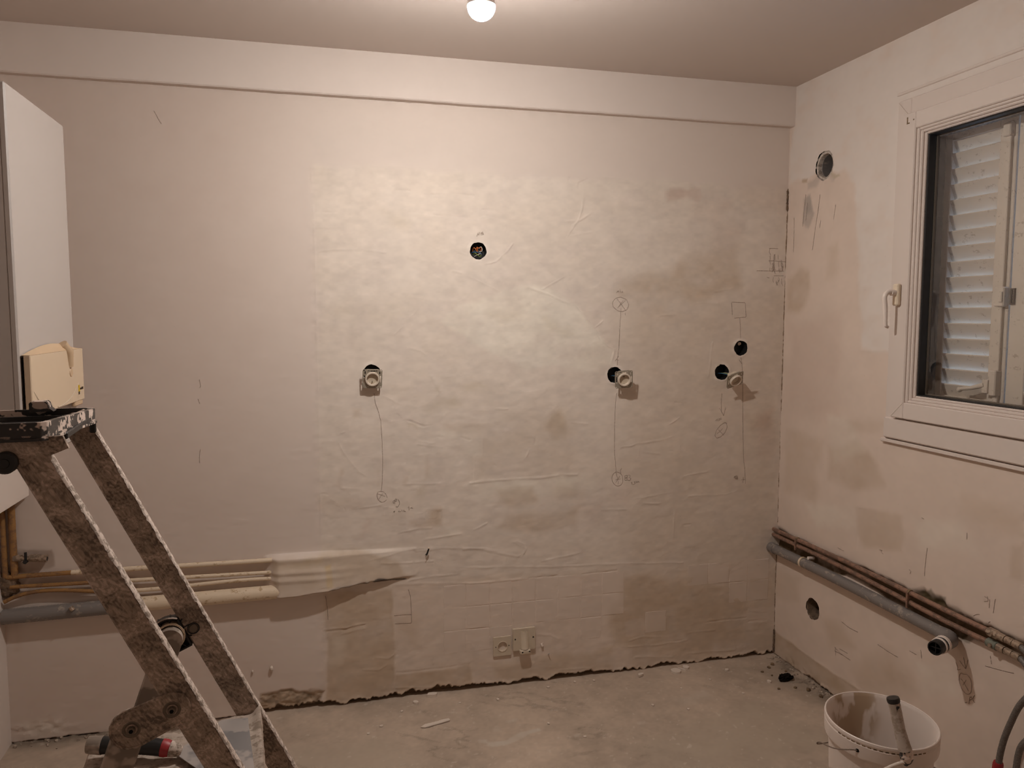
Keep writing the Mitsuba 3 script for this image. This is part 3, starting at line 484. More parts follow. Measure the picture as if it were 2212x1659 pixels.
RIGHT_PATCHES = [
    ('paint', 1, 0.02, [(0.038, 2.52), (1.16, 2.496), (1.215, 1.66), (0.686, 1.697), (0.65, 1.378), (0.494, 1.388), (0.434, 1.986), (0.368, 2.049), (0.008, 2.064)]),
    ('smudge', 0.55, 0.012, [(0.112, 1.978), (0.155, 1.994), (0.18, 1.917), (0.15, 1.861), (0.111, 1.888)]),
    ('smudge', 0.3, 0.012, [(0.137, 2.043), (0.325, 2.039), (0.313, 2.02), (0.138, 2.015)]),
    ('brown', 0.5, 0.008, [(0.098, 2.062), (0.136, 2.06), (0.133, 2.045), (0.099, 2.049)]),
    ('olive', 0.5, 0.006, [(0.303, 2.039), (0.338, 2.045), (0.344, 2.035), (0.298, 2.029)]),
    ('brown', 0.35, 0.03, [(0.033, 1.665), (0.109, 1.699), (0.166, 1.677), (0.165, 1.583), (0.112, 1.527), (0.028, 1.508)]),
    ('brown', 0.2, 0.04, [(0.285, 1.761), (0.354, 1.773), (0.361, 1.649), (0.293, 1.634)]),
    ('pink', 0.3, 0.06, [(0.043, 1.469), (0.356, 1.508), (0.392, 1.116), (0.045, 1.073)]),
    ('brown', 0.3, 0.03, [(0.329, 0.998), (0.49, 1.033), (0.617, 0.96), (0.644, 0.915), (0.5, 0.85), (0.337, 0.851)]),
    ('brown', 0.2, 0.03, [(0.433, 1.113), (0.627, 1.121), (0.61, 1.077), (0.436, 1.06)]),
    ('light', 0.2, 0.03, [(0.323, 1.108), (0.432, 1.121), (0.542, 0.998), (0.361, 0.93)]),
    ('brown', 0.22, 0.04, [(0.048, 1.013), (0.299, 1.012), (0.255, 0.739), (0.028, 0.746)]),
    ('brown', 0.25, 0.02, [(0.508, 0.784), (0.615, 0.805), (0.737, 0.809), (0.75, 0.691), (0.56, 0.653), (0.513, 0.7)]),
    ('light', 0.2, 0.03, [(0.182, 0.73), (0.504, 0.788), (0.509, 0.704), (0.268, 0.659)]),
    ('brown', 0.2, 0.05, [(0.993, 0.929), (1.206, 0.936), (1.211, 0.862), (1.09, 0.854), (0.996, 0.883)]),
    ('light', 0.2, 0.04, [(0.793, 0.819), (0.997, 0.86), (1.051, 0.758), (0.827, 0.714)]),
    ('brown', 0.25, 0.02, [(1.169, 0.827), (1.214, 0.843), (1.22, 0.749), (1.174, 0.752)]),
    ('brown', 0.2, 0.03, [(0.004, 0.39), (0.166, 0.4), (0.163, 0.303), (0.011, 0.27)]),
    ('brown', 0.25, 0.04, [(0.337, 0.275), (0.455, 0.316), (0.514, 0.272), (0.387, 0.199)]),
    ('brown', 0.3, 0.06, [(0.57, 0.248), (0.707, 0.317), (0.798, 0.281), (0.831, 0.209), (0.592, 0.111), (0.534, 0.16)]),
    ('light', 0.2, 0.04, [(0.823, 0.336), (0.988, 0.397), (1.004, 0.295), (0.858, 0.223)]),
    ('brown', 0.5, 0.008, [(-0.002, 0.11), (0.09, 0.102), (0.288, 0.101), (0.499, 0.101), (0.578, 0.104), (0.59, 0.027), (0.416, -0.024), (0.005, -0.007)]),
    ('mould', 1, 0.008, [(-0.055, 0.568), (0.037, 0.572), (0.112, 0.568), (0.187, 0.577), (0.265, 0.564), (0.382, 0.571), (0.517, 0.57), (0.641, 0.57), (0.755, 0.577), (0.782, 0.565), (0.849, 0.587), (0.881, 0.576), (0.924, 0.582), (0.945, 0.568), (1.015, 0.561), (1.102, 0.565), (1.245, 0.562), (1.249, 0.503), (1.139, 0.508), (1.027, 0.506), (1.002, 0.477), (0.965, 0.471), (0.907, 0.478), (0.835, 0.495), (0.737, 0.504), (0.621, 0.508), (0.467, 0.513), (0.386, 0.495), (0.143, 0.486), (-0.066, 0.493)]),
    ('moss', 0.7, 0.006, [(0.808, 0.579), (0.86, 0.584), (0.883, 0.6), (0.9, 0.586), (0.948, 0.591), (0.944, 0.568), (0.861, 0.559)]),
    ('moss', 0.6, 0.006, [(0.982, 0.494), (1.027, 0.506), (1.05, 0.504), (1.037, 0.486), (1.002, 0.477)]),
]

BACK_PENCIL = [
    ('pencilled line from the left socket down to a crossed circle', [[(-1.745, 1.209), (-1.741, 1.174), (-1.729, 1.138), (-1.721, 1.102), (-1.717, 1.013), (-1.716, 0.942), (-1.719, 0.87), (-1.723, 0.831)], [(-1.722, 0.832), (-1.714, 0.83), (-1.706, 0.821), (-1.702, 0.812), (-1.701, 0.807)], [(-1.722, 0.833), (-1.731, 0.833), (-1.738, 0.829), (-1.74, 0.821), (-1.739, 0.812), (-1.735, 0.801), (-1.729, 0.793), (-1.72, 0.789), (-1.712, 0.791), (-1.704, 0.798)], [(-1.738, 0.824), (-1.723, 0.818), (-1.709, 0.812)], [(-1.717, 0.823), (-1.723, 0.818), (-1.731, 0.803)]]),
    ('pencilled number 83 below the left crossed circle', [[(-1.676, 0.782), (-1.68, 0.79), (-1.677, 0.794), (-1.672, 0.792), (-1.666, 0.789), (-1.663, 0.795), (-1.665, 0.8), (-1.669, 0.8), (-1.672, 0.794), (-1.673, 0.79), (-1.672, 0.78)], [(-1.658, 0.796), (-1.655, 0.787), (-1.654, 0.782), (-1.653, 0.777), (-1.657, 0.779), (-1.655, 0.779), (-1.657, 0.773), (-1.662, 0.766), (-1.666, 0.768), (-1.669, 0.771)]]),
    ('pencilled note + cable 1m', [[(-1.678, 0.75), (-1.672, 0.751)], [(-1.675, 0.753), (-1.674, 0.748)], [(-1.656, 0.753), (-1.659, 0.751), (-1.659, 0.748), (-1.655, 0.748)], [(-1.651, 0.751), (-1.654, 0.752), (-1.654, 0.748), (-1.651, 0.748), (-1.65, 0.751), (-1.649, 0.748)], [(-1.646, 0.756), (-1.645, 0.748), (-1.641, 0.749), (-1.642, 0.751), (-1.645, 0.75)], [(-1.639, 0.755), (-1.638, 0.747)], [(-1.636, 0.749), (-1.633, 0.75), (-1.635, 0.752), (-1.636, 0.748), (-1.631, 0.747)], [(-1.622, 0.761), (-1.617, 0.768), (-1.618, 0.752)], [(-1.612, 0.758), (-1.612, 0.763), (-1.611, 0.761), (-1.608, 0.763), (-1.607, 0.758), (-1.607, 0.762), (-1.604, 0.763), (-1.603, 0.758)]]),
    ('pencilled circle with a cross and a line down to the middle socket', [[(-0.754, 1.579), (-0.727, 1.569), (-0.717, 1.548), (-0.724, 1.528), (-0.743, 1.52), (-0.764, 1.523), (-0.784, 1.538), (-0.788, 1.558), (-0.776, 1.573), (-0.754, 1.579)], [(-0.768, 1.571), (-0.751, 1.551), (-0.729, 1.523)], [(-0.731, 1.566), (-0.751, 1.548), (-0.765, 1.536)], [(-0.743, 1.564), (-0.759, 1.543)], [(-0.751, 1.533), (-0.753, 1.492), (-0.755, 1.457), (-0.758, 1.376)], [(-0.733, 1.515), (-0.731, 1.505)], [(-0.755, 1.432), (-0.757, 1.381), (-0.764, 1.325), (-0.764, 1.302)], [(-0.758, 1.34), (-0.765, 1.33), (-0.773, 1.319)], [(-0.77, 1.327), (-0.764, 1.325), (-0.758, 1.322)]]),
    ('pencilled word Abn above the crossed circle', [[(-0.771, 1.595), (-0.763, 1.608), (-0.759, 1.595)], [(-0.768, 1.6), (-0.76, 1.6)], [(-0.756, 1.609), (-0.756, 1.596), (-0.751, 1.597), (-0.751, 1.602), (-0.756, 1.602)], [(-0.749, 1.596), (-0.749, 1.603), (-0.744, 1.603), (-0.743, 1.596)]]),
    ('pencilled line from the middle socket down to a crossed ellipse', [[(-0.764, 1.188), (-0.77, 1.145), (-0.772, 1.046), (-0.771, 0.942), (-0.766, 0.894), (-0.762, 0.855)], [(-0.733, 0.834), (-0.732, 0.823), (-0.734, 0.813), (-0.74, 0.805), (-0.748, 0.801), (-0.757, 0.801), (-0.767, 0.806), (-0.774, 0.814), (-0.779, 0.824), (-0.781, 0.835), (-0.779, 0.846), (-0.774, 0.854), (-0.767, 0.859), (-0.758, 0.86), (-0.749, 0.857), (-0.74, 0.85), (-0.734, 0.84), (-0.732, 0.829)], [(-0.765, 0.828), (-0.744, 0.83)], [(-0.762, 0.856), (-0.755, 0.831), (-0.752, 0.81)], [(-0.746, 0.842), (-0.763, 0.816)], [(-0.738, 0.874), (-0.746, 0.866), (-0.741, 0.854)]]),
    ('pencilled numbers 83 and 25m beside the middle crossed ellipse', [[(-0.712, 0.843), (-0.723, 0.844), (-0.725, 0.835), (-0.712, 0.831), (-0.713, 0.823), (-0.725, 0.825), (-0.723, 0.832), (-0.712, 0.836), (-0.712, 0.843)], [(-0.708, 0.844), (-0.697, 0.843), (-0.704, 0.834), (-0.695, 0.829), (-0.701, 0.82), (-0.71, 0.824)], [(-0.696, 0.812), (-0.69, 0.816), (-0.689, 0.811), (-0.695, 0.805), (-0.686, 0.806)], [(-0.676, 0.816), (-0.682, 0.815), (-0.683, 0.81), (-0.677, 0.811), (-0.678, 0.805), (-0.685, 0.804)], [(-0.673, 0.809), (-0.672, 0.816), (-0.668, 0.816), (-0.667, 0.81), (-0.666, 0.816), (-0.661, 0.817), (-0.659, 0.812)]]),
    ('pencilled square with a line down to the small round hole', [[(-0.25, 1.561), (-0.188, 1.559), (-0.183, 1.498), (-0.238, 1.494)], [(-0.253, 1.559), (-0.248, 1.508)], [(-0.213, 1.493), (-0.208, 1.455), (-0.206, 1.408)]]),
    ('long pencilled line down from the small round hole to a plus sign', [[(-0.203, 1.328), (-0.196, 1.296), (-0.19, 1.215), (-0.187, 1.107), (-0.183, 0.999), (-0.177, 0.889), (-0.17, 0.845), (-0.165, 0.781)], [(-0.21, 1.317), (-0.198, 1.3)], [(-0.186, 0.798), (-0.166, 0.798)], [(-0.176, 0.81), (-0.177, 0.785)]]),
    ('scribbled out pencil number beside the plus sign', [[(-0.22, 0.814), (-0.209, 0.818), (-0.201, 0.811), (-0.214, 0.804), (-0.22, 0.812), (-0.202, 0.808), (-0.199, 0.801), (-0.214, 0.802)], [(-0.222, 0.809), (-0.205, 0.816), (-0.202, 0.802), (-0.217, 0.814)]]),
    ('pencilled arrow under the tilted right socket', [[(-0.287, 1.175), (-0.289, 1.132), (-0.287, 1.099), (-0.277, 1.08)], [(-0.297, 1.113), (-0.277, 1.08), (-0.268, 1.115)]]),
    ('pencilled number 100 above the slanted ellipse', [[(-0.315, 1.058), (-0.304, 1.069), (-0.307, 1.057)], [(-0.294, 1.062), (-0.295, 1.061), (-0.297, 1.059), (-0.298, 1.058), (-0.3, 1.058), (-0.301, 1.059), (-0.301, 1.06), (-0.302, 1.062), (-0.301, 1.064), (-0.301, 1.066), (-0.299, 1.068), (-0.298, 1.069), (-0.297, 1.069), (-0.295, 1.069), (-0.294, 1.068), (-0.294, 1.067), (-0.294, 1.065), (-0.294, 1.062)], [(-0.286, 1.065), (-0.287, 1.064), (-0.289, 1.062), (-0.29, 1.061), (-0.291, 1.061), (-0.292, 1.062), (-0.293, 1.063), (-0.293, 1.065), (-0.293, 1.067), (-0.292, 1.069), (-0.291, 1.071), (-0.29, 1.072), (-0.288, 1.072), (-0.287, 1.072), (-0.286, 1.071), (-0.286, 1.069), (-0.286, 1.068), (-0.286, 1.065)]]),
    ('slanted pencilled ellipse with a cross', [[(-0.26, 1.047), (-0.272, 1.05), (-0.292, 1.038), (-0.309, 1.017), (-0.315, 0.995), (-0.306, 0.984), (-0.288, 0.989), (-0.268, 1.007), (-0.258, 1.031), (-0.264, 1.049), (-0.278, 1.048)], [(-0.298, 1.019), (-0.273, 0.995)], [(-0.28, 1.026), (-0.29, 1.013), (-0.306, 1.003)]]),
    ('pencilled word Hotte above the highest round hole', [[(-1.347, 1.806), (-1.342, 1.82)], [(-1.34, 1.809), (-1.336, 1.822)], [(-1.344, 1.813), (-1.337, 1.815)], [(-1.331, 1.815), (-1.331, 1.814), (-1.332, 1.813), (-1.332, 1.812), (-1.333, 1.812), (-1.334, 1.812), (-1.334, 1.812), (-1.335, 1.813), (-1.335, 1.814), (-1.335, 1.815), (-1.335, 1.816), (-1.334, 1.817), (-1.334, 1.817), (-1.333, 1.817), (-1.332, 1.817), (-1.332, 1.816), (-1.331, 1.816), (-1.331, 1.815)], [(-1.33, 1.81), (-1.327, 1.823)], [(-1.333, 1.818), (-1.325, 1.821)], [(-1.325, 1.811), (-1.323, 1.825)], [(-1.323, 1.815), (-1.32, 1.819), (-1.322, 1.821), (-1.324, 1.815), (-1.32, 1.813)]]),
    ('cluster of dark pencil scribbles beside the wall corner', [[(-0.082, 1.789), (-0.04, 1.788)], [(-0.083, 1.737), (-0.002, 1.734)], [(-0.139, 1.694), (-0.007, 1.694)], [(-0.057, 1.674), (-0.009, 1.674)], [(-0.09, 1.668), (-0.078, 1.664)], [(-0.061, 1.725), (-0.061, 1.71), (-0.059, 1.699)], [(-0.017, 1.727), (-0.012, 1.718), (-0.017, 1.705)], [(-0.043, 1.652), (-0.046, 1.643), (-0.035, 1.634)], [(-0.078, 1.788), (-0.082, 1.773), (-0.073, 1.76)], [(-0.059, 1.709), (-0.056, 1.695), (-0.051, 1.686)], [(-0.023, 1.707), (-0.024, 1.699), (-0.031, 1.689)], [(-0.058, 1.667), (-0.06, 1.654), (-0.057, 1.645)], [(-0.053, 1.712), (-0.055, 1.703), (-0.046, 1.698)], [(-0.058, 1.704), (-0.054, 1.696), (-0.049, 1.682)], [(-0.037, 1.661), (-0.032, 1.649), (-0.04, 1.642)], [(-0.042, 1.647), (-0.039, 1.64), (-0.043, 1.633)], [(-0.057, 1.708), (-0.056, 1.701), (-0.064, 1.689)], [(-0.056, 1.737), (-0.057, 1.722), (-0.062, 1.711)], [(-0.076, 1.745), (-0.078, 1.735), (-0.072, 1.721)], [(-0.055, 1.725), (-0.055, 1.71), (-0.054, 1.699)], [(-0.034, 1.703), (-0.029, 1.696), (-0.028, 1.688)], [(-0.033, 1.669), (-0.028, 1.66), (-0.032, 1.649)], [(-0.076, 1.707), (-0.077, 1.698), (-0.074, 1.691)], [(-0.035, 1.736), (-0.036, 1.723), (-0.031, 1.711)], [(-0.077, 1.758), (-0.078, 1.752), (-0.074, 1.744)], [(-0.038, 1.761), (-0.039, 1.752), (-0.036, 1.744)], [(-0.053, 1.765), (-0.057, 1.752), (-0.053, 1.74)], [(-0.06, 1.74), (-0.058, 1.73), (-0.066, 1.722)], [(-0.056, 1.764), (-0.059, 1.75), (-0.058, 1.738)], [(-0.019, 1.732), (-0.023, 1.718), (-0.01, 1.71)], [(-0.021, 1.719), (-0.018, 1.71), (-0.018, 1.697)], [(-0.055, 1.762), (-0.052, 1.75), (-0.055, 1.739)], [(-0.058, 1.718), (-0.06, 1.703), (-0.065, 1.689)], [(-0.018, 1.718), (-0.014, 1.703), (-0.022, 1.69)], [(-0.019, 1.662), (-0.018, 1.647), (-0.012, 1.633)], [(-0.021, 1.741), (-0.025, 1.732), (-0.015, 1.722)], [(-0.064, 1.715), (-0.061, 1.709), (-0.069, 1.701)], [(-0.032, 1.707), (-0.028, 1.7), (-0.039, 1.693)], [(-0.012, 1.716), (-0.013, 1.702), (-0.016, 1.691)]]),
    ('pencilled rectangle on the old tiling', [[(-1.623, 0.436), (-1.616, 0.41), (-1.613, 0.354), (-1.612, 0.301), (-1.678, 0.304)], [(-1.68, 0.337), (-1.614, 0.336)], [(-1.938, 0.439), (-1.932, 0.384), (-1.931, 0.345)]]),
    ('two faint pencil ticks on the bare paint left of the plaster', [[(-2.362, 1.274), (-2.358, 1.249), (-2.361, 1.244)], [(-2.366, 1.022), (-2.37, 0.997), (-2.37, 0.972)], [(-2.478, 2.203), (-2.462, 2.17), (-2.456, 2.161)], [(-2.368, 1.204), (-2.363, 1.187)]]),
]

RIGHT_PENCIL = [
    ('pencilled ellipse with a cross below the drain outlet', [[(1.025, 0.379), (1.042, 0.385), (1.057, 0.377), (1.062, 0.359), (1.061, 0.337), (1.053, 0.325), (1.042, 0.322), (1.028, 0.327), (1.016, 0.342), (1.011, 0.358), (1.016, 0.376), (1.024, 0.381)], [(1.02, 0.361), (1.033, 0.352), (1.051, 0.335)], [(1.04, 0.366), (1.029, 0.345)]]),
    ('pencilled arrow above the crossed ellipse under the drain outlet', [[(1.025, 0.434), (1.031, 0.418), (1.036, 0.4)], [(1.011, 0.416), (1.023, 0.407), (1.036, 0.4)], [(1.043, 0.433), (1.036, 0.4)], [(0.997, 0.405), (1.006, 0.392), (1.004, 0.382), (1.017, 0.39)]]),
    ('pencilled letters -PC below the crossed ellipse', [[(1.04, 0.292), (1.048, 0.297)], [(1.055, 0.296), (1.058, 0.321)], [(1.058, 0.318), (1.065, 0.324), (1.064, 0.315), (1.057, 0.308)], [(1.075, 0.333), (1.068, 0.323), (1.069, 0.313), (1.078, 0.311)]]),
    ('dark scratches below the drain pipe', [[(1.107, 0.442), (1.156, 0.452), (1.206, 0.464)], [(1.123, 0.481), (1.125, 0.472)], [(1.126, 0.469), (1.129, 0.458)], [(0.799, 0.357), (0.832, 0.357)], [(0.849, 0.382), (0.855, 0.355)], [(0.645, 0.315), (0.695, 0.311), (0.747, 0.311)], [(0.447, 0.323), (0.49, 0.316), (0.539, 0.318)], [(0.409, 0.206), (0.447, 0.195), (0.505, 0.193)], [(0.439, 0.211), (0.489, 0.213)], [(0.417, 0.207), (0.419, 0.173)], [(0.41, 0.191), (0.462, 0.194)]]),
    ('dark scratches above the copper pipes', [[(0.409, 0.604), (0.445, 0.602)], [(0.857, 0.736), (0.853, 0.689), (0.851, 0.638)], [(1.109, 0.651), (1.109, 0.624)], [(1.129, 0.66), (1.126, 0.638), (1.125, 0.615)], [(1.091, 0.654), (1.105, 0.649)], [(1.1, 0.657), (1.105, 0.644), (1.09, 0.638)], [(0.782, 0.638), (0.791, 0.635), (0.787, 0.625)], [(0.637, 0.664), (0.652, 0.666), (0.643, 0.661), (0.656, 0.654)], [(0.826, 0.83), (0.836, 0.828)], [(1.055, 0.579), (1.066, 0.589), (1.077, 0.592)], [(1.108, 0.577), (1.116, 0.585)], [(1.013, 0.829), (1.014, 0.809)]]),
    ('long vertical scratches below the vent hole', [[(0.219, 1.984), (0.205, 1.901), (0.188, 1.803), (0.182, 1.767)], [(0.213, 1.939), (0.2, 1.875)], [(0.317, 1.932), (0.308, 1.875)], [(0.05, 1.913), (0.054, 1.77)], [(0.125, 1.998), (0.117, 1.932), (0.112, 1.871)], [(0.138, 1.963), (0.131, 1.889)], [(0.229, 1.881), (0.224, 1.852)]]),
]
BACK_PATCHES_RUBBLE = next(p for c, a, s, p in BACK_PATCHES if c == 'rubble')
RIGHT_PATCHES_MOULD = next(p for c, a, s, p in RIGHT_PATCHES if c == 'mould')
# ------------------------------------------------------------------ back wall
HOLES_B = [(-1.3416, 1.7513, .0325), (-1.7527, 1.2866, .0325), (-.7738, 1.2623, .0325), (-.2904, 1.2656, .0325), (-.2038, 1.3668, .0315)]
XR = .028
us = np.linspace(-W, XR, 872); vs = np.linspace(0, H - .005, 701)
U, V = np.meshgrid(us, vs, indexing='ij')
n1, n2, n3 = nz(U * 3, V * 3, 1), nz(U * 11, V * 11, 2), nz(U * 45, V * 60, 3)
jit = nz(U * 30, V * 30, 7, 3, 2) * 2
grain = nz(U * 14, V * 17, 4, 5, 4) * 2
Cb = np.empty(U.shape + (3,)); Cb[:] = (.645, .562, .505)
wu, wv = nz(U * 8, V * 8, 11, 1, 4) * 2, nz(U * 8, V * 8, 31, 2, 4) * 2
lay_patches(Cb, U, V, BACK_PATCHES, wu, wv, grain)
skim = ss(.0, .03, U + 1.985) * ss(2.06, 2.03, V)
mott = (1 + (n2 * .09 + grain * .05 + nz(U * 34, V * 60, 15, 6, 4) * .16) * skim + n3 * .05 * (skim + .25))[..., None]
Cb *= mott * (1 + (nz(U * 6, V * 9, 8, 4, 4) * np.ones(3)[:, None, None] * np.array([.03, .05, .08])[:, None, None]).transpose(1, 2, 0) * skim[..., None])
Hb = n1 * .004 + (n2 * .0016 + nz(U * 26, V * 34, 5, 6, 4) * .0022 + n3 * .0005) * (skim * .75 + .15)
lay_ridges(Hb, U, V, BACK_RIDGES, jit)
# plaster boxing around the pipes: fades out towards the right
amp = .058 * ss(-2.165, -2.10, U) * np.clip((-1.58 - U) / .40, 0, 1)
zb, zt = .455 + .029 * ss(-2.1, -1.6, U) + jit * .002, .607 - .008 * ss(-2., -1.7, U)
boxing = amp * (.58 + .42 * np.clip((zt - V) / (zt - zb), 0, 1)) * ss(0, .010, V - zb) * ss(zt + .008, zt - .003, V)
for pz, pr_ in ((.600, .012), (.552, .010), (.525, .010)):
    boxing += .0045 * np.exp(-((V - pz - (U + 2.1) * -.015) / pr_) ** 2) * ss(-2.16, -2.12, U) * ss(-1.78, -2.0, U)
Hb += boxing
# fissure along the lower edge of the boxing
fz = .478 + .006 * np.sin(U * 31) + jit * .004
Hb -= .010 * np.exp(-((V - fz) / .0035) ** 2) * ss(-1.97, -1.92, U) * ss(-1.60, -1.66, U) * ss(-.1, .25, jit)
# broken foot of the wall: the skirting is gone and a dark gap is left
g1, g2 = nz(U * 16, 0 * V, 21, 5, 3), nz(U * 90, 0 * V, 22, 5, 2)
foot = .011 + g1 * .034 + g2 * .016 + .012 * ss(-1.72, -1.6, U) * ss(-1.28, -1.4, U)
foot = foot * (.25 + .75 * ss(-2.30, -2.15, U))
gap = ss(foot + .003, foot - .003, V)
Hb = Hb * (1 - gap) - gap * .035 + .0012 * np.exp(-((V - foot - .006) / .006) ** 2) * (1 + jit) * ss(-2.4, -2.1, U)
Cb = Cb * (1 - gap[..., None]) + gap[..., None] * np.array([.21, .145, .095])  # shade of the recess painted into the wall colour, in a mortar tone
# hacked rubble patch at the left foot
rb = ss(.008, -.008, outline_distance(U + wu * .03, V + wv * .03, BACK_PATCHES_RUBBLE))
Hb += rb * (-.008 + .022 * nz(U * 30, V * 45, 9, 8, 4))
Cb = Cb * (1 - rb[..., None]) + rb[..., None] * np.array([.37, .285, .21]) * (1 + nz(U * 40, V * 60, 19, 8, 4) * 1.2)[..., None]
# rough stone showing where plaster came off along the foot
st = np.exp(-((V - .05) / .03) ** 2) * ss(-2.7, -2.9, U) * 1.
Hb += st * nz(U * 40, V * 50, 77, 2, 4) * .008
for (hu, hv, hr) in HOLES_B:   # chipped filler round the boxes
    d = np.hypot(U - hu, V - hv); k = np.exp(-((d - hr - .004) / .006) ** 2) * np.clip(.6 + jit * 1.5, 0, 1.5)
    Hb += k * .002; Cb = Cb * (1 - .5 * k[..., None].clip(0, 1)) + .5 * k[..., None].clip(0, 1) * np.array([.74, .67, .60])
def back_height(x, z):
    i = np.clip((np.asarray(x) + W) / (W + XR) * 871, 0, 870.99); j = np.clip(np.asarray(z) / (H - .005) * 700, 0, 699.99)
    i0, j0 = i.astype(int), j.astype(int); fi, fj = i - i0, j - j0
    return (Hb[i0, j0] * (1 - fi) + Hb[i0 + 1, j0] * fi) * (1 - fj) + (Hb[i0, j0 + 1] * (1 - fi) + Hb[i0 + 1, j0 + 1] * fi) * fj
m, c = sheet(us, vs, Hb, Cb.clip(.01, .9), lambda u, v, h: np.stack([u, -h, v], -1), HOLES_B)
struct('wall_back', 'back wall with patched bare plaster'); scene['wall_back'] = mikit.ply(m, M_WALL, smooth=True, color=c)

# beam under the ceiling
bx = np.linspace(-W, 0, 150); prof = np.array([(0.0, SOFFIT), (-.030, SOFFIT), (-.0345, SOFFIT + .004), (-.036, SOFFIT + .02), (-.036, H)])
Pb = np.stack([np.repeat(bx[:, None], 5, 1), np.repeat(prof[None, :, 0], 150, 0), np.repeat(prof[None, :, 1], 150, 0)], -1)
Pb[:, :4, 2] += (nz(bx * 3, 0., 3) * .003 + nz(bx * 40, 0., 9) * .0015)[:, None]; Pb[:, 1:, 1] += (nz(bx * 2.5, 0., 5) * .004)[:, None]
idx = np.arange(750).reshape(150, 5); F = np.stack([idx[:-1, :-1], idx[:-1, 1:], idx[1:, 1:], idx[1:, :-1]], -1).reshape(-1, 4)
struct('ceiling_beam', 'shallow painted beam along the top of the back wall'); add('ceiling_beam', (Pb.reshape(-1, 3), F), M_PAINT, 30)

# ------------------------------------------------------------------ right wall
HOLES_R = [(.2405, 2.093, .0565), (.2655, .305, .044)]
WIN = (.715, 1.338, 1.175, 2.145)
us = np.r_[-.04, np.linspace(0, 1.45, 330), np.linspace(1.5, DEPTH, 24)]; vs = np.linspace(0, H, 560)
U, V = np.meshgrid(us, vs, indexing='ij')
n1, n2, n3 = nz(U * 3, V * 3, 41), nz(U * 11, V * 11, 42), nz(U * 45, V * 60, 43)
jit = nz(U * 30, V * 30, 47, 3, 2) * 2; grain = nz(U * 14, V * 17, 44, 5, 4) * 2
wu, wv = nz(U * 8, V * 8, 51, 1, 4) * 2, nz(U * 8, V * 8, 61, 2, 4) * 2
Cr = np.empty(U.shape + (3,)); Cr[:] = (.645, .537, .462)
lay_patches(Cr, U, V, [(c_, min(1, a_ * 1.5) if c_ in ('brown', 'light', 'olive') else a_, s_ * .7, p_) for c_, a_, s_, p_ in RIGHT_PATCHES], wu, wv, grain)
rough = ss(2.05, 2.0, V) * ss(.60, .55, U) + ss(1.06, 1.0, V); rough = rough.clip(0, 1)
Cr *= (1 + (n2 * .06 + grain * .04) * rough + n3 * .04)[..., None]
Hr = n1 * .004 + (n2 * .0014 + nz(U * 26, V * 34, 45, 6, 4) * .0014) * (rough * .6 + .1)
lay_ridges(Hr, U, V, RIGHT_RIDGES, jit)
md = ss(.012, -.012, outline_distance(U + wu * .02, V + wv * .02, RIGHT_PATCHES_MOULD))
Hr += md * (-.012 + nz(U * 60, V * 60, 48, 3, 4) * .012)
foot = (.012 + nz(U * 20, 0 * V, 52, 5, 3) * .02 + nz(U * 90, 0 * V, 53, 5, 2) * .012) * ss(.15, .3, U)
gap = ss(foot + .004, foot - .004, V); Hr = Hr * (1 - gap) - gap * .012; Cr = Cr * (1 - gap[..., None]) + gap[..., None] * np.array([.30, .22, .16])  # gap colour also carries painted shade
cr_ = ss(.05, .0, V) * ss(.05, .1, U); Hr += cr_ * nz(U * 50, V * 60, 58, 3, 3) * .014
for (hu, hv, hr), w_ in zip(HOLES_R, (.004, .004)):
    d = np.hypot(U - hu, V - hv); k = (ss(hr + w_ + .004, hr + w_ - .002, d) * np.clip(.8 + jit * .8, 0, 1.))
    Hr -= k * .004; Cr = Cr * (1 - .6 * k[..., None]) + .6 * k[..., None] * np.array([.50, .44, .40])
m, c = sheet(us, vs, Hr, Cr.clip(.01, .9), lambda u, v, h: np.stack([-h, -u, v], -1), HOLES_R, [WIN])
def right_height(u, z):
    i = 1 + np.clip(np.asarray(u) / 1.45 * 329, 0, 328.99); j = np.clip(np.asarray(z) / H * 559, 0, 558.99)
    i0, j0 = i.astype(int), j.astype(int); fi, fj = i - i0, j - j0
    return (Hr[i0, j0] * (1 - fi) + Hr[i0 + 1, j0] * fi) * (1 - fj) + (Hr[i0, j0 + 1] * (1 - fi) + Hr[i0 + 1, j0 + 1] * fi) * fj
struct('wall_right', 'right wall with the window'); scene['wall_right'] = mikit.ply(m, M_WALL, smooth=True, color=c)

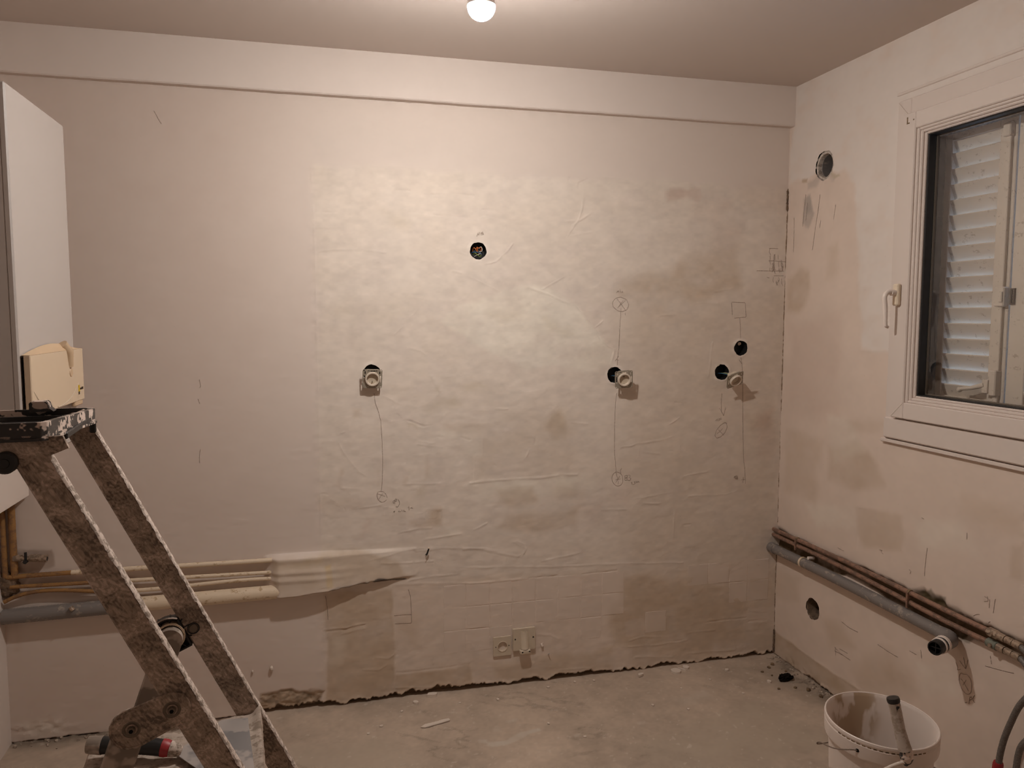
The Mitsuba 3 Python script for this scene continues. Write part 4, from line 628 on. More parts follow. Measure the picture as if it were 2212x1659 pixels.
# ------------------------------------------------------------------ floor
us = np.linspace(-W, .06, 510); vs = np.r_[-DEPTH, -3., -2.4, np.linspace(-1.95, 0.06, 335)]
U, V = np.meshgrid(us, vs, indexing='ij')
wu, wv = nz(U * 9, V * 9, 71, 1, 4) * 2, nz(U * 9, V * 9, 81, 2, 4) * 2
grain = nz(U * 20, V * 20, 74, 5, 4) * 2
Cf = np.empty(U.shape + (3,)); Cf[:] = (.435, .35, .28)
Cf *= (1 + nz(U * 4, V * 4, 77, 3, 4) * .35 + grain * .14 + nz(U * 90, V * 90, 78, 3, 2) * .14)[..., None]
FLOOR_PATCHES = [('smear', .95, .004, [(-1.40, -.405), (-1.33, -.395), (-1.28, -.365), (-1.19, -.352), (-1.185, -.372), (-1.25, -.39), (-1.33, -.43), (-1.39, -.435)]), ('smear', .7, .006, [(-1.43, -.375), (-1.39, -.385), (-1.39, -.41), (-1.43, -.40)]),
    ('smear', .5, .012, [(-1.57, -.53), (-1.50, -.52), (-1.49, -.56), (-1.56, -.57)]), ('worn', .5, .05, [(-.9, -.55), (-.3, -.35), (-.2, -.7), (-.8, -.8)]), ('dark_floor', .5, .03, [(-.18, -.12), (-.02, -.1), (-.02, -.5), (-.12, -.42)]), ('worn', .5, .05, [(-2.1, -.25), (-1.7, -.3), (-1.6, -.55), (-2.1, -.6)]),  # includes a darker tone beside the right wall foot
    ('smear', .35, .02, [(-.62, -.26), (-.48, -.24), (-.46, -.29), (-.6, -.31)]), ('smear', .5, .006, [(-1.30, -.27), (-1.25, -.265), (-1.26, -.285), (-1.3, -.287)]), ('smear', .5, .005, [(-.83, -.40), (-.80, -.395), (-.80, -.415), (-.83, -.415)]), ('dark_floor', .55, .02, [(-3., -.01), (-2.6, -.01), (-2.62, -.06), (-3., -.05)]),  # last one darkens the floor along the back wall foot
    ('smear', .55, .005, [(-1.09, -.43), (-1.06, -.425), (-1.065, -.445), (-1.09, -.445)]), ('smear', .4, .006, [(-1.36, -.30), (-1.34, -.295), (-1.33, -.33), (-1.36, -.33)])]
lay_patches(Cf, U, V, FLOOR_PATCHES, wu, wv, grain)
sp = ss(.30, .36, nz(U * 55, V * 70, 91, 9, 2)); Cf = Cf * (1 - .55 * sp[..., None]) + .55 * sp[..., None] * np.array([.55, .48, .41])
sc = ss(.04, .0, np.abs(nz(U * 9 + V * 14, V * 5 - U * 3, 96, 4, 4))) * ss(.05, .2, nz(U * 5, V * 5, 97)); Cf *= (1 - .22 * sc[..., None])
Hf = nz(U * 3, V * 3, 75) * .004 + grain * .0012 + nz(U * 60, V * 60, 76, 3, 3) * .0012
edge = ss(-.09, -.0, U) * ss(-.02, -.1, V); Hf += edge * (np.abs(nz(U * 45, V * 45, 98, 3, 4)) * .03); Cf = Cf * (1 - .45 * edge[..., None] * (1 + grain[..., None] * 2).clip(0, 1))  # floor colour darkened here to paint shade along the right wall foot
edge = ss(-.05, -.0, V) * ss(-2.5, -2.7, U); Hf += edge * np.abs(nz(U * 40, V * 40, 99, 3, 4)) * .03; Cf *= (1 - .45 * edge[..., None])  # painted shade again, under the left end of the back wall
m, c = sheet(us, vs, Hf, Cf.clip(.01, .9), lambda u, v, h: np.stack([u, v, h], -1))
struct('floor', 'bare screed floor'); scene['floor'] = mikit.ply(m, M_FLOOR, smooth=True, color=c)
add('floor__sky_blocker_slab', cbox(-W - .05, .22, -DEPTH - .05, .12, -.10, -.045, 0.), M_MORTAR)  # unseen slab added to shut out sky light from below
add('wall_back__sky_blocker', cbox(-W - .05, .20, .065, .12, -.045, H, 0.), M_MORTAR)  # unseen backing added to stop sky light leaking through the wall
for y0, y1, z0, z1 in ((.065, -DEPTH, -.045, 1.16), (.065, -DEPTH, 2.17, H), (.065, -.708, 1.16, 2.17), (-1.346, -DEPTH, 1.16, 2.17)): add('wall_right__sky_blocker', cbox(.165, .22, y0, y1, z0, z1, 0.), M_MORTAR)  # more added backing against sky leaks, left open at the window

# ------------------------------------------------------------------ ceiling, other walls
struct('ceiling'); add('ceiling', cbox(-W - .05, .22, -DEPTH - .05, .12, H, H + .05, 0.), M_CEIL)
struct('wall_left', 'left wall'); add('wall_left', cbox(-W - .05, -W, -DEPTH, .05, -.05, H, 0.), M_PAINT)
struct('wall_front'); add('wall_front', cbox(-W, 0, -DEPTH - .05, -DEPTH, -.05, H, 0.), M_PAINT)

# old tiles that still show through the plaster at the foot of the back wall
TX = [-1.682, -1.585, -1.487, -1.395, -1.298, -1.204, -1.106, -1.011, -.912, -.819, -.719, -.623, -.524, -.430, -.333, -.231, -.141, -.035]
TZ = [.534, .440, .346, .252, .158, .108]
rt = random.Random(11)
for col, row, inset in [(2, 2, 0), (3, 1, 0), (4, 1, 0), (3, 2, 0), (4, 2, 0), (3, 3, 0), (4, 3, .030), (5, 1, 0), (6, 1, 0), (7, 1, 0), (8, 1, 0), (9, 1, 0), (8, 2, 0), (9, 2, 0), (8, 3, 0), (2, 1, 0), (14, 1, 0), (15, 1, 0), (16, 1, 0), (15, 2, 0), (16, 2, 0), (13, 1, 0), (11, 3, 0), (5, 2, 0), (7, 2, 0), (2, 3, 0), (6, 2, 0)]:
    x0, x1, z1, z0 = TX[col] + .0018, TX[col + 1] - .0018, TZ[row] - .0018, TZ[row + 1] + .0018 + inset
    h = float(np.mean(back_height(np.linspace(x0, x1, 5), np.linspace(z0, z1, 5)))) + .0006
    tm = cbox(x0, x1, -h, .004, z0, z1, .0012).subdivide_to_size(.03)
    ii = np.clip(((tm.vertices[:, 0] + W) / (W + XR) * 871).astype(int), 0, 871); jj = np.clip((tm.vertices[:, 2] / (H - .005) * 700).astype(int), 0, 700)
    tc = Cb[ii, jj] * .45 + np.array([.62, .527, .458]) * .55 * rt.uniform(.95, 1.05)
    part('wall_back', 'tile', tm, M_WALL, color=tc)

# dark open joint in the corner and along the broken edges
def strip(pts, r, m, key, seed, sides=6):
    P = spline(pts, 160); g = np.random.default_rng(seed); rr = r * (.75 + .6 * g.random(160)) * (.6 + .8 * meshkit.noise(np.stack([np.arange(160) * .13] * 3, 1), seed))
    P = P + (g.random((160, 3)) - .5) * r * .9
    part('wall_back', key, tube(P, rr, sides), m)
strip([(.001, .001, 2.04), (.001, .001, 1.6), (.001, .001, 1.1), (.001, .001, .6)], .003, M_BROWNCRACK, 'corner_crack', 5)
strip([(.001, .001, .46), (.001, .001, .3), (.001, .001, .1), (.001, .001, .02)], .003, M_BROWNCRACK, 'corner_crack', 6)
strip([(-.002, -.002, 2.03), (-.002, -.002, 2.0), (-.002, -.002, 1.95)], .004, M_HEAP, 'corner_crack', 7)
strip([(-.002, -.002, .11), (-.002, -.002, .06), (-.002, -.002, .015)], .004, M_HEAP, 'corner_crack', 8)

# pencil marks: thin graphite lines lying on the plaster
def pencil(wall, marks, height, place, dark=()):
    for i, (label, strokes) in enumerate(marks):
        ms = []
        for s in strokes:
            s = np.array(s); L = np.r_[0, np.cumsum(np.hypot(*np.diff(s, axis=0).T))]
            if L[-1] < 1e-4: continue
            q = np.linspace(0, L[-1], max(3, int(L[-1] / .006)))
            s = np.stack([np.interp(q, L, s[:, 0]), np.interp(q, L, s[:, 1])], 1)
            d = np.gradient(s, axis=0); d /= np.linalg.norm(d, axis=1, keepdims=True) + 1e-9; nrm = np.stack([-d[:, 1], d[:, 0]], 1)
            g = np.random.default_rng(i); wd = .00075 * (.75 + .5 * g.random(len(s)))[:, None]
            a, b = s + nrm * wd, s - nrm * wd; h = height(s[:, 0], s[:, 1]) + .0009
            V_ = np.vstack([place(a, h), place(b, h), place(s, h + .0004)]); n = len(s); k = np.arange(n - 1)
            ms.append(trimesh.Trimesh(V_, np.vstack([np.stack([k, k + 1, k + 1 + 2 * n], 1), np.stack([k, k + 1 + 2 * n, k + 2 * n], 1), np.stack([k + n, k + 2 * n, k + 1 + 2 * n], 1), np.stack([k + n, k + 1 + 2 * n, k + 1 + n], 1)]), process=False))
        part(wall, 'pencil_mark', cat(*ms), M_GRAPHITE2 if i in dark else M_GRAPHITE, label=label)
pencil('wall_back', BACK_PENCIL, back_height, lambda s, h: np.stack([s[:, 0], -h, s[:, 1]], 1), (1, 2, 6))
pencil('wall_right', RIGHT_PENCIL, right_height, lambda s, h: np.stack([-h, -s[:, 0], s[:, 1]], 1), (2, 3))

# ------------------------------------------------------------------ window in the right wall (local: x outwards, y negative = -u)
struct('window_1', 'white plastic window with closed louvred shutters outside')
def ring(u0, u1, z0, z1, wl, wr, wb, wt, xa, xb, b=.003):
    """four bars round an opening, xa the room side"""
    return cat(cbox(xa, xb, -u0, -(u0 + wl), z0, z1, b), cbox(xa, xb, -(u1 - wr), -u1, z0, z1, b), cbox(xa, xb, -(u0 + wl), -(u1 - wr), z0, z0 + wb, b), cbox(xa, xb, -(u0 + wl), -(u1 - wr), z1 - wt, z1, b))
part('window_1', 'reveal', cat(cbox(.0, .17, -.700, -.722, 1.15, 2.18), cbox(.0, .17, -1.332, -1.354, 1.15, 2.18), cbox(.0, .17, -.722, -1.332, 1.15, 1.182), cbox(.0, .17, -.722, -1.332, 2.138, 2.18)), M_PAINT)
part('window_1', 'casing', ring(.645, 1.409, 1.0745, 2.230, .062, .062, .08, .062, -.010, .004), M_PVC)
part('window_1', 'sill_strip', cbox(-.0155, .004, -.632, -1.42, 1.0610, 1.0735, .002), M_PVC)
part('window_1', 'head_strip', cbox(-.005, .004, -.630, -1.42, 2.252, 2.262, .002), M_PVC)
part('window_1', 'apron', cbox(-.022, -.010, -.652, -1.40, 1.0795, 1.150, .003), M_PVC)
part('window_1', 'sash', ring(.6985, 1.3555, 1.1555, 2.1725, .058, .058, .056, .055, -.034, .02), M_PVC)
part('window_1', 'glazing_bead', cat(ring(.7560, 1.298, 1.2105, 2.1190, .012, .012, .010, .010, -.028, .02), ring(.7665, 1.2875, 1.2195, 2.1105, .012, .012, .010, .010, -.023, .02), ring(.7775, 1.2765, 1.2285, 2.1015, .010, .010, .008, .008, -.016, .02)), M_PVC)
part('window_1', 'gasket', ring(.7865, 1.2675, 1.2355, 2.0945, .006, .006, .005, .005, -.010, .06), M_GASKET)
g = trimesh.Trimesh([(.012, -.7905, 1.239), (.012, -1.2635, 1.239), (.012, -1.2635, 2.091), (.012, -.7905, 2.091)], [[0, 1, 2], [0, 2, 3]])
part('window_1', 'pane', g, M_GLASS)
part('window_1', 'spacer', ring(.7915, 1.2625, 1.240, 2.0900, .004, .004, .004, .004, .020, .028, .0005), M_BOLT)
part('window_1', 'miter_line', cat(*[tube([(-.0344, -(.7005), 1.158), (-.0344, -(.7545), 1.209)], .0006, 5), tube([(-.0108, -.648, 1.078), (-.0108, -.70, 1.151)], .0006, 5), tube([(-.0108, -.649, 2.226), (-.0108, -.70, 2.172)], .0006, 5)]), M_SHUT)
# handle: plate, neck, lever
part('window_1', 'handle', cbox(-.050, -.034, -.701, -.727, 1.538, 1.6115, .004), M_HANDLE, label='cream window handle')
part('window_1__handle', 'lever', cat(tube([(-.050, -.714, 1.582), (-.066, -.714, 1.582)], .0105, 20), tube(spline([(-.062, -.714, 1.584), (-.078, -.714, 1.583), (-.088, -.714, 1.572), (-.088, -.7145, 1.55), (-.084, -.715, 1.50), (-.082, -.715, 1.468)], 30), np.linspace(.0085, .0062, 30), 14), tube([(-.084, -.715, 1.470), (-.072, -.715, 1.465)], .005, 12)), M_WHITEP, 40)
part('window_1', 'fixing_hole', cat(cbox(-.0350, -.0332, -.7175, -.722, 2.140, 2.160, 0), cbox(-.0350, -.0332, -.717, -.730, 2.138, 2.142, 0), tube([(-.035, -.748, 2.147), (-.0335, -.748, 2.147)], .0025, 10)), M_MORTAR)
# louvred shutters outside, one leaf each side of the meeting joint
def shutter(u0, u1, label, slats, hardware):
    s = thing('louvred_shutter', label, 'shutter', None)
    xa, xb, z0, z1 = .100, .130, 1.186, 2.134
    sl, sr = (.058, .062) if u0 < 1 else (.062, .058)
    part(s, 'stile', cbox(xa, xb, -u0, -(u0 + sl), z0, z1, .002), M_SHUT); part(s, 'stile', cbox(xa, xb, -(u1 - sr), -u1, z0, z1, .002), M_SHUT)
    part(s, 'rail', cbox(xa, xb, -(u0 + sl), -(u1 - sr), z1 - .055, z1, .002), M_SHUT); part(s, 'rail', cbox(xa, xb, -(u0 + sl), -(u1 - sr), z0, z0 + .05, .002), M_SHUT)
    for k in range(17):
        zc = 2.066 - k * .0508
        if zc < z0 + .05: break
        # a slat leans outwards and down; thin, with a rounded room-side edge
        q = np.array([(.1005, zc + .020), (.1025, zc + .0235), (.106, zc + .0225), (.1295, zc - .030), (.1265, zc - .0325), (.1235, zc - .031)])
        from shapely.geometry import Polygon
        m = extrude(Polygon(q), (u1 - u0) - sl - sr, basis((0, -(u1 - sr), 0), (1, 0, 0), (0, 0, 1), (0, -1, 0)))
        m.vertices[:, 1] = -(u0 + sl) - (m.vertices[:, 1] - m.vertices[:, 1].min()); m.invert() if m.volume < 0 else None
        part(s, 'slat', m, M_SHUT)
    return s
sA = shutter(.715, 1.0215, 'cream louvred shutter leaf outside the window, the wide one with the latch', 17, True)
part(sA, 'bar', cbox(.088, .100, -.992, -1.010, 1.22, 2.09, .002), M_SHUT, label='flat locking bar')
part(sA, 'bar_joint', cat(*[cbox(.0985, .1002, -.9905, -.9925, a, b, 0) for a, b in ((1.29, 1.51), (1.60, 2.03))]), M_SHUTDK)
part(sA, 'latch', cat(cbox(.080, .101, -.986, -1.022, 1.532, 1.592, .003), cbox(.074, .082, -1.008, -1.020, 1.545, 1.578, .002)), M_SHUT, label='box latch')
part(sA, 'latch_plate', cbox(.080, .101, -.986, -1.014, 2.045, 2.085, .003), M_SHUT); part(sA, 'latch_plate', cbox(.076, .101, -.986, -1.012, 1.255, 1.335, .003), M_SHUT)
part(sA, 'swing_arm', cat(cbox(.070, .080, -.968, -.990, 1.262, 1.305, .002), tube([(.074, -.975, 1.288), (.066, -.935, 1.275), (.064, -.893, 1.268)], [.008, .007, .006], 10), trimesh.creation.icosphere(2, .009).apply_translation((.064, -.890, 1.266))), M_SHUT, 40, label='hinged closing arm')
sB = shutter(1.0275, 1.338, 'cream louvred shutter leaf outside the window, at the right edge of the photo', 17, False)
part(sB, 'keeper', cat(cbox(.092, .101, -1.031, -1.036, 1.54, 1.585, .001), cbox(.092, .101, -1.043, -1.047, 1.54, 1.585, .001), cbox(.092, .101, -1.031, -1.047, 1.583, 1.587, .001), cbox(.092, .101, -1.031, -1.047, 1.538, 1.542, .001)), M_SHUTDK)
# ------------------------------------------------------------------ bulb
b = thing('light_bulb', 'bare lit light bulb hanging from the ceiling at the top edge', 'light bulb')
dome = lathe([(0, -.036)] + [(.036 * math.sin(a), -.036 * math.cos(a)) for a in np.linspace(.12, 1.60, 22)], 36, origin=BULB)
if dome.volume < 0: dome.invert()
k = part(b, 'globe', dome, M_WHITEP, True); scene[k]['emitter'] = {'type': 'area', 'radiance': rgb(*BULB_RADIANCE)}
part(b, 'neck', lathe([(.0361, .001), (.0345, .012), (.029, .03), (.021, .045), (.016, .052), (.016, .056)], 30, origin=BULB), M_WHITEP, 30)
part(b, 'lamp_holder', lathe([(.0, .050), (.020, .050), (.021, .058), (.021, .085), (.012, .096), (.004, .102), (0, .102)], 30, origin=BULB), M_BLACK, 30)
part(b, 'cord', tube([BULB + np.array([0, 0, .100]), BULB + np.array([.002, 0, .18]), np.array([BULB[0], BULB[1], 2.440])], .0034, 10), M_BLACK, 30)
part(b, 'ceiling_rose', lathe([(0, -.018), (.020, -.017), (.036, -.006), (.038, .0)], 30, origin=(BULB[0], BULB[1], 2.4498)), M_WHITEP, 30)

# ------------------------------------------------------------------ sockets hanging out of their boxes
def wallbox(x, z, r, label):
    k = thing('recessed_box', label, 'electrical box')
    part(k, 'cup', lathe([(r + .0035, .003), (r + .003, .0), (r + .0005, .0), (r + .0005, .046), (0, .046)], 40, (0, 1, 0), (x, 0, z)), M_BLACK, 30)
    return k
from shapely.geometry import Polygon, Point, box as sbox
from shapely import affinity
def R3(yaw, pitch, roll):
    return (trimesh.transformations.rotation_matrix(math.radians(yaw), (0, 0, 1)) @ trimesh.transformations.rotation_matrix(math.radians(pitch), (1, 0, 0)) @ trimesh.transformations.rotation_matrix(math.radians(roll), (0, 1, 0)))[:3, :3]
def socket(x, y, z, yaw, pitch, roll, up, label):
    s = thing('power_socket', label, 'power socket', None)
    Rm = np.eye(4); Rm[:3, :3] = R3(yaw, pitch, roll); Rm[:3, 3] = (x, y, z)
    A = basis((0, 0, 0), (1, 0, 0), (0, 0, 1), (0, -1, 0))      # local x right, y up, z towards the room
    M = Rm @ A
    pl = sbox(-.0355, -.0355, .0355, .0355).buffer(-.004).buffer(.004).difference(Point(0, 0).buffer(.0225))
    for sx in (-1, 1):
        pl = pl.difference(sbox(sx * .030 - .0022, -.014, sx * .030 + .0022, .012)); pl = pl.difference(affinity.rotate(sbox(sx * .027 - .0015, .018, sx * .027 + .0015, .028), 0))
        for sy in (-1, 1): pl = pl.difference(Point(sx * .0315, sy * .0315).buffer(.0022)).difference(sbox(sx * .014 - .0035, sy * .030 - .0012, sx * .014 + .0035, sy * .030 + .0012))
    pl = pl.difference(sbox(-.007, .027, .007, .0305)).difference(Point(.007, .0288).buffer(.003))
    part(s, 'mounting_plate', extrude(pl, .0016, M), M_PLATE)
    part(s, 'plate_rim', cat(*[extrude(sbox(sx * .0355 - .0008, -.030, sx * .0355 + .0008, .030), .006, M @ T_(0, 0, -.005)) for sx in (-1, 1)], *[extrude(sbox(-.022, sy * .0355 - .0008, .022, sy * .0355 + .0008), .005, M @ T_(0, 0, -.004)) for sy in (-1, 1)]), M_PLATE)
    m = lathe([(.0225, -.004), (.0265, .0), (.0268, .009), (.0255, .0115), (.0215, .0115), (.0205, .010), (.0198, -.006), (0, -.006)], 44); m.apply_transform(M); part(s, 'face', m, M_SOCK, 35)
    pins = [(-.0095, .0 + up * .004), (.0095, .0 + up * .004)]
    part(s, 'pin_shade_disc', cat(*[lathe([(0, -.0052), (.0030, -.0052), (.0030, -.0058)], 14).apply_translation((px, py, 0)).apply_transform(M) for px, py in pins]), M_BLACK)  # flat black discs paint the dark of the holes; nothing is cut
    e = lathe([(0, .006), (.0022, .0045), (.0024, -.006)], 14).apply_translation((0, up * -.0115, 0)).apply_transform(M); part(s, 'earth_pin', e, M_BOLT, 30)
    m = cat(cbox(-.021, .021, -.021, .021, -.030, -.002, .003)); m.apply_transform(M); part(s, 'mechanism', m, M_OLDSOCK)
    return s, M
def T_(x, y, z):
    m = np.eye(4); m[:3, 3] = (x, y, z); return m
SK = [((-1.753, -.033, 1.268), (0, 9, 2), 1, (-1.7527, 1.2866), 'power socket mechanism hanging out of the leftmost round hole in the plaster'),
      ((-.7540, -.050, 1.248), (-6, 11, -4), -1, (-.7738, 1.2623), 'power socket mechanism hanging in front of the round hole below the crossed circle'),
      ((-.2660, -.068, 1.238), (8, 32, -20), -1, (-.2904, 1.2656), 'power socket mechanism twisted downwards in front of the hole nearest the corner')]
for (pos, ang, up, (hx, hz), lab) in SK:
    s, M = socket(*pos, *ang, up, lab)
    for j, (mm, o) in enumerate(((M_WIREB, -.008), (M_WIREG, 0), (M_WIREW, .008))):
        a = (M @ np.array([o, .004, -.030, 1]))[:3]; c0 = np.array([hx + o, .035, hz - .008])
        part(s, 'wire', tube(spline([a, a * .5 + c0 * .5 + np.array([0, .0, .004]), c0], 14), .0014, 7), mm)
bx_ = wallbox(-1.7527, 1.2866, .0315, 'black round wall box behind the leftmost hanging socket')
bx_ = wallbox(-.7738, 1.2623, .0315, 'black round wall box behind the middle hanging socket')
bx_ = wallbox(-.2904, 1.2656, .0315, 'black round wall box behind the twisted socket near the corner')
bx_ = wallbox(-.2038, 1.3668, .0305, 'empty black round wall box under the pencilled square')
part(bx_, 'plaster_lump', disc_rough(.007, .006, 4).apply_transform(basis((-.2010, .022, 1.3855), (1, 0, 0), (0, 0, 1), (0, -1, 0))), M_CHIP)
bx_ = wallbox(-1.3416, 1.7513, .0315, 'black round wall box full of wires, highest on the back wall')
for pts, mm in [([(-.016, .03, .000), (-.010, .012, .010), (-.004, .014, .002), (.006, .02, -.006)], M_WIREO), ([(.002, .03, .016), (.004, .012, .012), (.012, .012, .014), (.014, .02, .002)], M_WIREO), ([(-.02, .03, -.006), (-.008, .010, -.004), (.008, .010, -.006), (.018, .02, -.012)], M_WIREB), ([(-.014, .03, -.014), (-.004, .010, -.012), (.004, .012, -.018), (.016, .02, -.016)], M_WIREG),
                ([(-.01, .03, -.02), (.0, .012, -.014), (.010, .012, -.010), (.016, .025, -.018)], M_WIREW), ([(.010, .03, .010), (.018, .014, .012), (.018, .014, .002), (.008, .02, .0)], M_WIREW), ([(-.004, .03, .012), (.000, .012, .004), (-.002, .012, .014), (.006, .02, .010)], M_WIREO)]:
    part(bx_, 'wire', tube(spline(np.array(pts) + np.array([-1.3416, 0, 1.7513]), 18), .0016, 7), mm)

# flush old socket and cable outlet low on the back wall
o = thing('wall_socket', 'old ivory square wall socket low on the back wall, left of the cable outlet', 'power socket')
Ms = basis((-1.2482, -.001, .1700), (1, 0, .012), (0, 0, 1), (0, -1, 0))
part(o, 'plate', extrude(sbox(-.0370, -.0390, .0370, .0400).buffer(-.003).buffer(.003).difference(Point(.001, 0).buffer(.0195)), .007, Ms), M_OLDSOCK)
part(o, 'well', lathe([(.0220, .0065), (.0225, .0085), (.0205, .0095), (.0188, .0085), (.0182, -.004), (0, -.004)], 40).apply_translation((.001, 0, 0)).apply_transform(Ms), M_OLDSOCK, 35)
part(o, 'pin_shade_disc', cat(*[lathe([(0, -.0035), (.0030, -.0035), (.0030, -.004)], 12).apply_translation((px, py, 0)).apply_transform(Ms) for px, py in ((-.008, .003), (.011, .004), (.002, .015))]), M_BLACK)  # black discs again painted in for the dark of the holes
for px, py in ((-.0265, .0), (.0280, .001)): part(o, 'screw', lathe([(0, .0074), (.0022, .0074), (.0022, .004)], 12).apply_translation((px, py, 0)).apply_transform(Ms), M_BLACK)
o = thing('cable_outlet', 'ivory cable outlet plate with a clamp at its foot, right of the old wall socket', 'cable outlet')
Mc = basis((-1.1575, -.001, .1935), (1, 0, .015), (0, 0, 1), (0, -1, 0))
part(o, 'plate', extrude(sbox(-.0465, -.0450, .0465, .0450).buffer(-.003).buffer(.003), .013, Mc), M_OLDSOCK)
hump = []
for t in np.linspace(0, 1, 12):
    wd = .015 + .004 * t; hh = .013 + .020 * t ** 1.5; hump.append([(wd * math.cos(a), .036 - .072 * t, .012 + (hh - .010) * math.sin(a)) for a in np.linspace(0, math.pi, 14)])
hump = np.array(hump); idx = np.arange(168).reshape(12, 14); F = np.stack([idx[:-1, :-1], idx[1:, :-1], idx[1:, 1:], idx[:-1, 1:]], -1).reshape(-1, 4)
hm = trimesh.Trimesh(*meshkit.arrays((hump.reshape(-1, 3), F))[:2]); hm.apply_transform(Mc); part(o, 'cable_hood', hm, M_OLDSOCK, 50)
part(o, 'clamp', cbox(-.0215, .0225, -.0560, -.0375, .010, .034, .004).apply_transform(Mc), M_OLDSOCK)
for px, py, d in ((-.038, .003, .0136), (.0375, .005, .0136), (-.0125, -.0455, .0345), (.0165, -.0445, .0345)): part(o, 'screw', lathe([(0, d), (.0032, d), (.0032, d - .003)], 12).apply_translation((px, py, 0)).apply_transform(Mc), M_BLACK)

# pipe stub, wall plugs
o = thing('pipe_stub', 'thin black cut pipe sticking up out of a hole in the back wall', 'pipe')
part(o, 'pipe', tube(spline([(-1.552, .01, .572), (-1.5515, -.012, .577), (-1.549, -.020, .588), (-1.5455, -.024, .602)], 16), np.linspace(.0036, .0030, 16), 10), M_BLACK)
part(o, 'tip', tube([(-1.5455, -.024, .6015), (-1.5448, -.0245, .605)], .0032, 10), M_CREAM)
part(o, 'nail', tube([(-1.556, -.014, .562), (-1.546, -.014, .576)], .0012, 6), M_WIREW)
def lump(name, label, x, z, r, h, seed, grp):
    k = thing(name, label, 'plaster lump', None)
    m = trimesh.creation.icosphere(3, 1.); m.vertices *= (1 + .5 * (meshkit.fbm(m.vertices * 2 + seed, 3)[:, None] - .5)); m.vertices *= (r, h, r * 1.3); m.apply_translation((x, -h * .7, z)); add(k, m, M_CHIP, True)
lump('plaster_lump', 'white plaster lump stuck on the wall right of the ladder, the lower right one', -2.141, .180, .007, .010, 3, None)
lump('plaster_lump', 'narrow plaster lump stuck on the wall right of the ladder, the left one', -2.209, .174, .004, .006, 7, None)
o = thing('wall_hook', 'small white hook right of the cable outlet', 'hook'); part(o, 'plug', lathe([(0, .012), (.005, .012), (.005, 0), (0, 0)], 16, (0, -1, 0), (-1.080, 0, .158)), M_WHITEP, 30); part(o, 'pin', tube([(-1.080, -.010, .158), (-1.0775, -.012, .172)], .0016, 8), M_WHITEP)
o = thing('wall_nail', 'small nail below the hook on the back wall', 'nail'); add(o, tube([(-1.0525, .004, .110), (-1.0500, -.014, .121)], .0018, 8), M_WIREW)

# ------------------------------------------------------------------ holes in the right wall
o = thing('vent_sleeve', 'round dark ventilation hole high on the right wall', 'ventilation hole')
part(o, 'sleeve', lathe([(.0605, .007), (.0560, .005), (.0500, .0025), (.0462, .0035), (.0450, .007), (.0450, .15)], 48, (1, 0, 0), (.001, -.2405, 2.093)), M_SLEEVE, 30)
part(o, 'duct', lathe([(.045, .02), (.044, .021), (.044, .155), (0, .155)], 40, (1, 0, 0), (.001, -.2405, 2.093)), M_GREYPVC, 30)
o = thing('pipe_hole', 'ragged dark hole low on the right wall near the corner', 'hole')
add(o, lathe([(.046, .002), (.043, .006), (.042, .15), (0, .15)], 40, (1, 0, 0), (.001, -.2655, .305)), M_HEAP, 30)

# ------------------------------------------------------------------ pipes on the right wall
def bumpy(P, r, seed, n=70, a=.04, sides=14):
    P = spline(P, n); rr = r * (1 + a * 2 * (meshkit.fbm(np.stack([np.arange(n) * .35, np.zeros(n), np.zeros(n)], 1), 2, seed) - .5)); return tube(P, rr, sides)
up_, lo_ = [(-.020, .01, .5705), (-.020, -.30, .5725), (-.020, -.57, .5725), (-.020, -.85, .5675), (-.020, -1.130, .5635)], [(-.020, .01, .5465), (-.020, -.30, .5470), (-.020, -.57, .5440), (-.020, -.85, .5335), (-.020, -1.130, .5300)]
for P, lab, tone in ((up_, 'upper of the two dull copper pipes along the right wall', M_COPPER), (lo_, 'lower of the two dull copper pipes along the right wall', M_COPPER)):
    k = thing('copper_pipe', lab, 'pipe', None)
    part(k, 'tube', bumpy(P, .0085, len(lab)), tone, 40)
    e = np.array(P[-1]); d = np.array([0, -1, -.02])
    fit = lambda a, b, r: tube([e + d * a, e + d * b], r, 18)
    part(k, 'end_nut', lathe([(.009, 0), (.0135, .001), (.0135, .034), (.011, .036)], 6 if 'upper' in lab else 20, d, e), M_BRASS if 'upper' in lab else M_VERDI)
    part(k, 'bolt_head', tube([e + d * .022 + np.array([-.010, 0, 0]), e + d * .022 + np.array([-.019, 0, 0])], .006, 12), M_BRASS)
    part(k, 'collar', cat(fit(.034, .060, .0115), fit(.062, .086, .0108), fit(.088, .112, .0112)), M_BRASS, 30)
# hoses: leave the fittings, curl out past the edge of the picture and hang down
hz = thing('water_hose', 'left hanging grey hose with a red cap, at the right edge', 'hose')
part(hz, 'tube', tube(spline([(-.020, -1.235, .561), (-.024, -1.275, .548), (-.034, -1.312, .51), (-.046, -1.305, .46), (-.050, -1.279, .415), (-.050, -1.252, .35), (-.050, -1.230, .279), (-.050, -1.219, .215), (-.050, -1.2165, .190)], 60), .0088, 16), M_HOSE, 40)
part(hz, 'cap', lathe([(0, 0), (.0125, 0), (.014, .006), (.014, .03), (.010, .036), (.0, .036)], 16, (0, .10, -1), (-.050, -1.217, .206)), M_RED, 30)
hz = thing('water_hose', 'grey braided hose without a cap, at the right edge below the drain outlet', 'hose')
part(hz, 'tube', tube(spline([(-.020, -1.235, .528), (-.025, -1.268, .515), (-.030, -1.300, .48), (-.034, -1.335, .42), (-.046, -1.330, .36), (-.052, -1.292, .30), (-.052, -1.277, .222), (-.052, -1.262, .12), (-.052, -1.255, .05)], 60), .0088, 16), M_HOSE, 40)
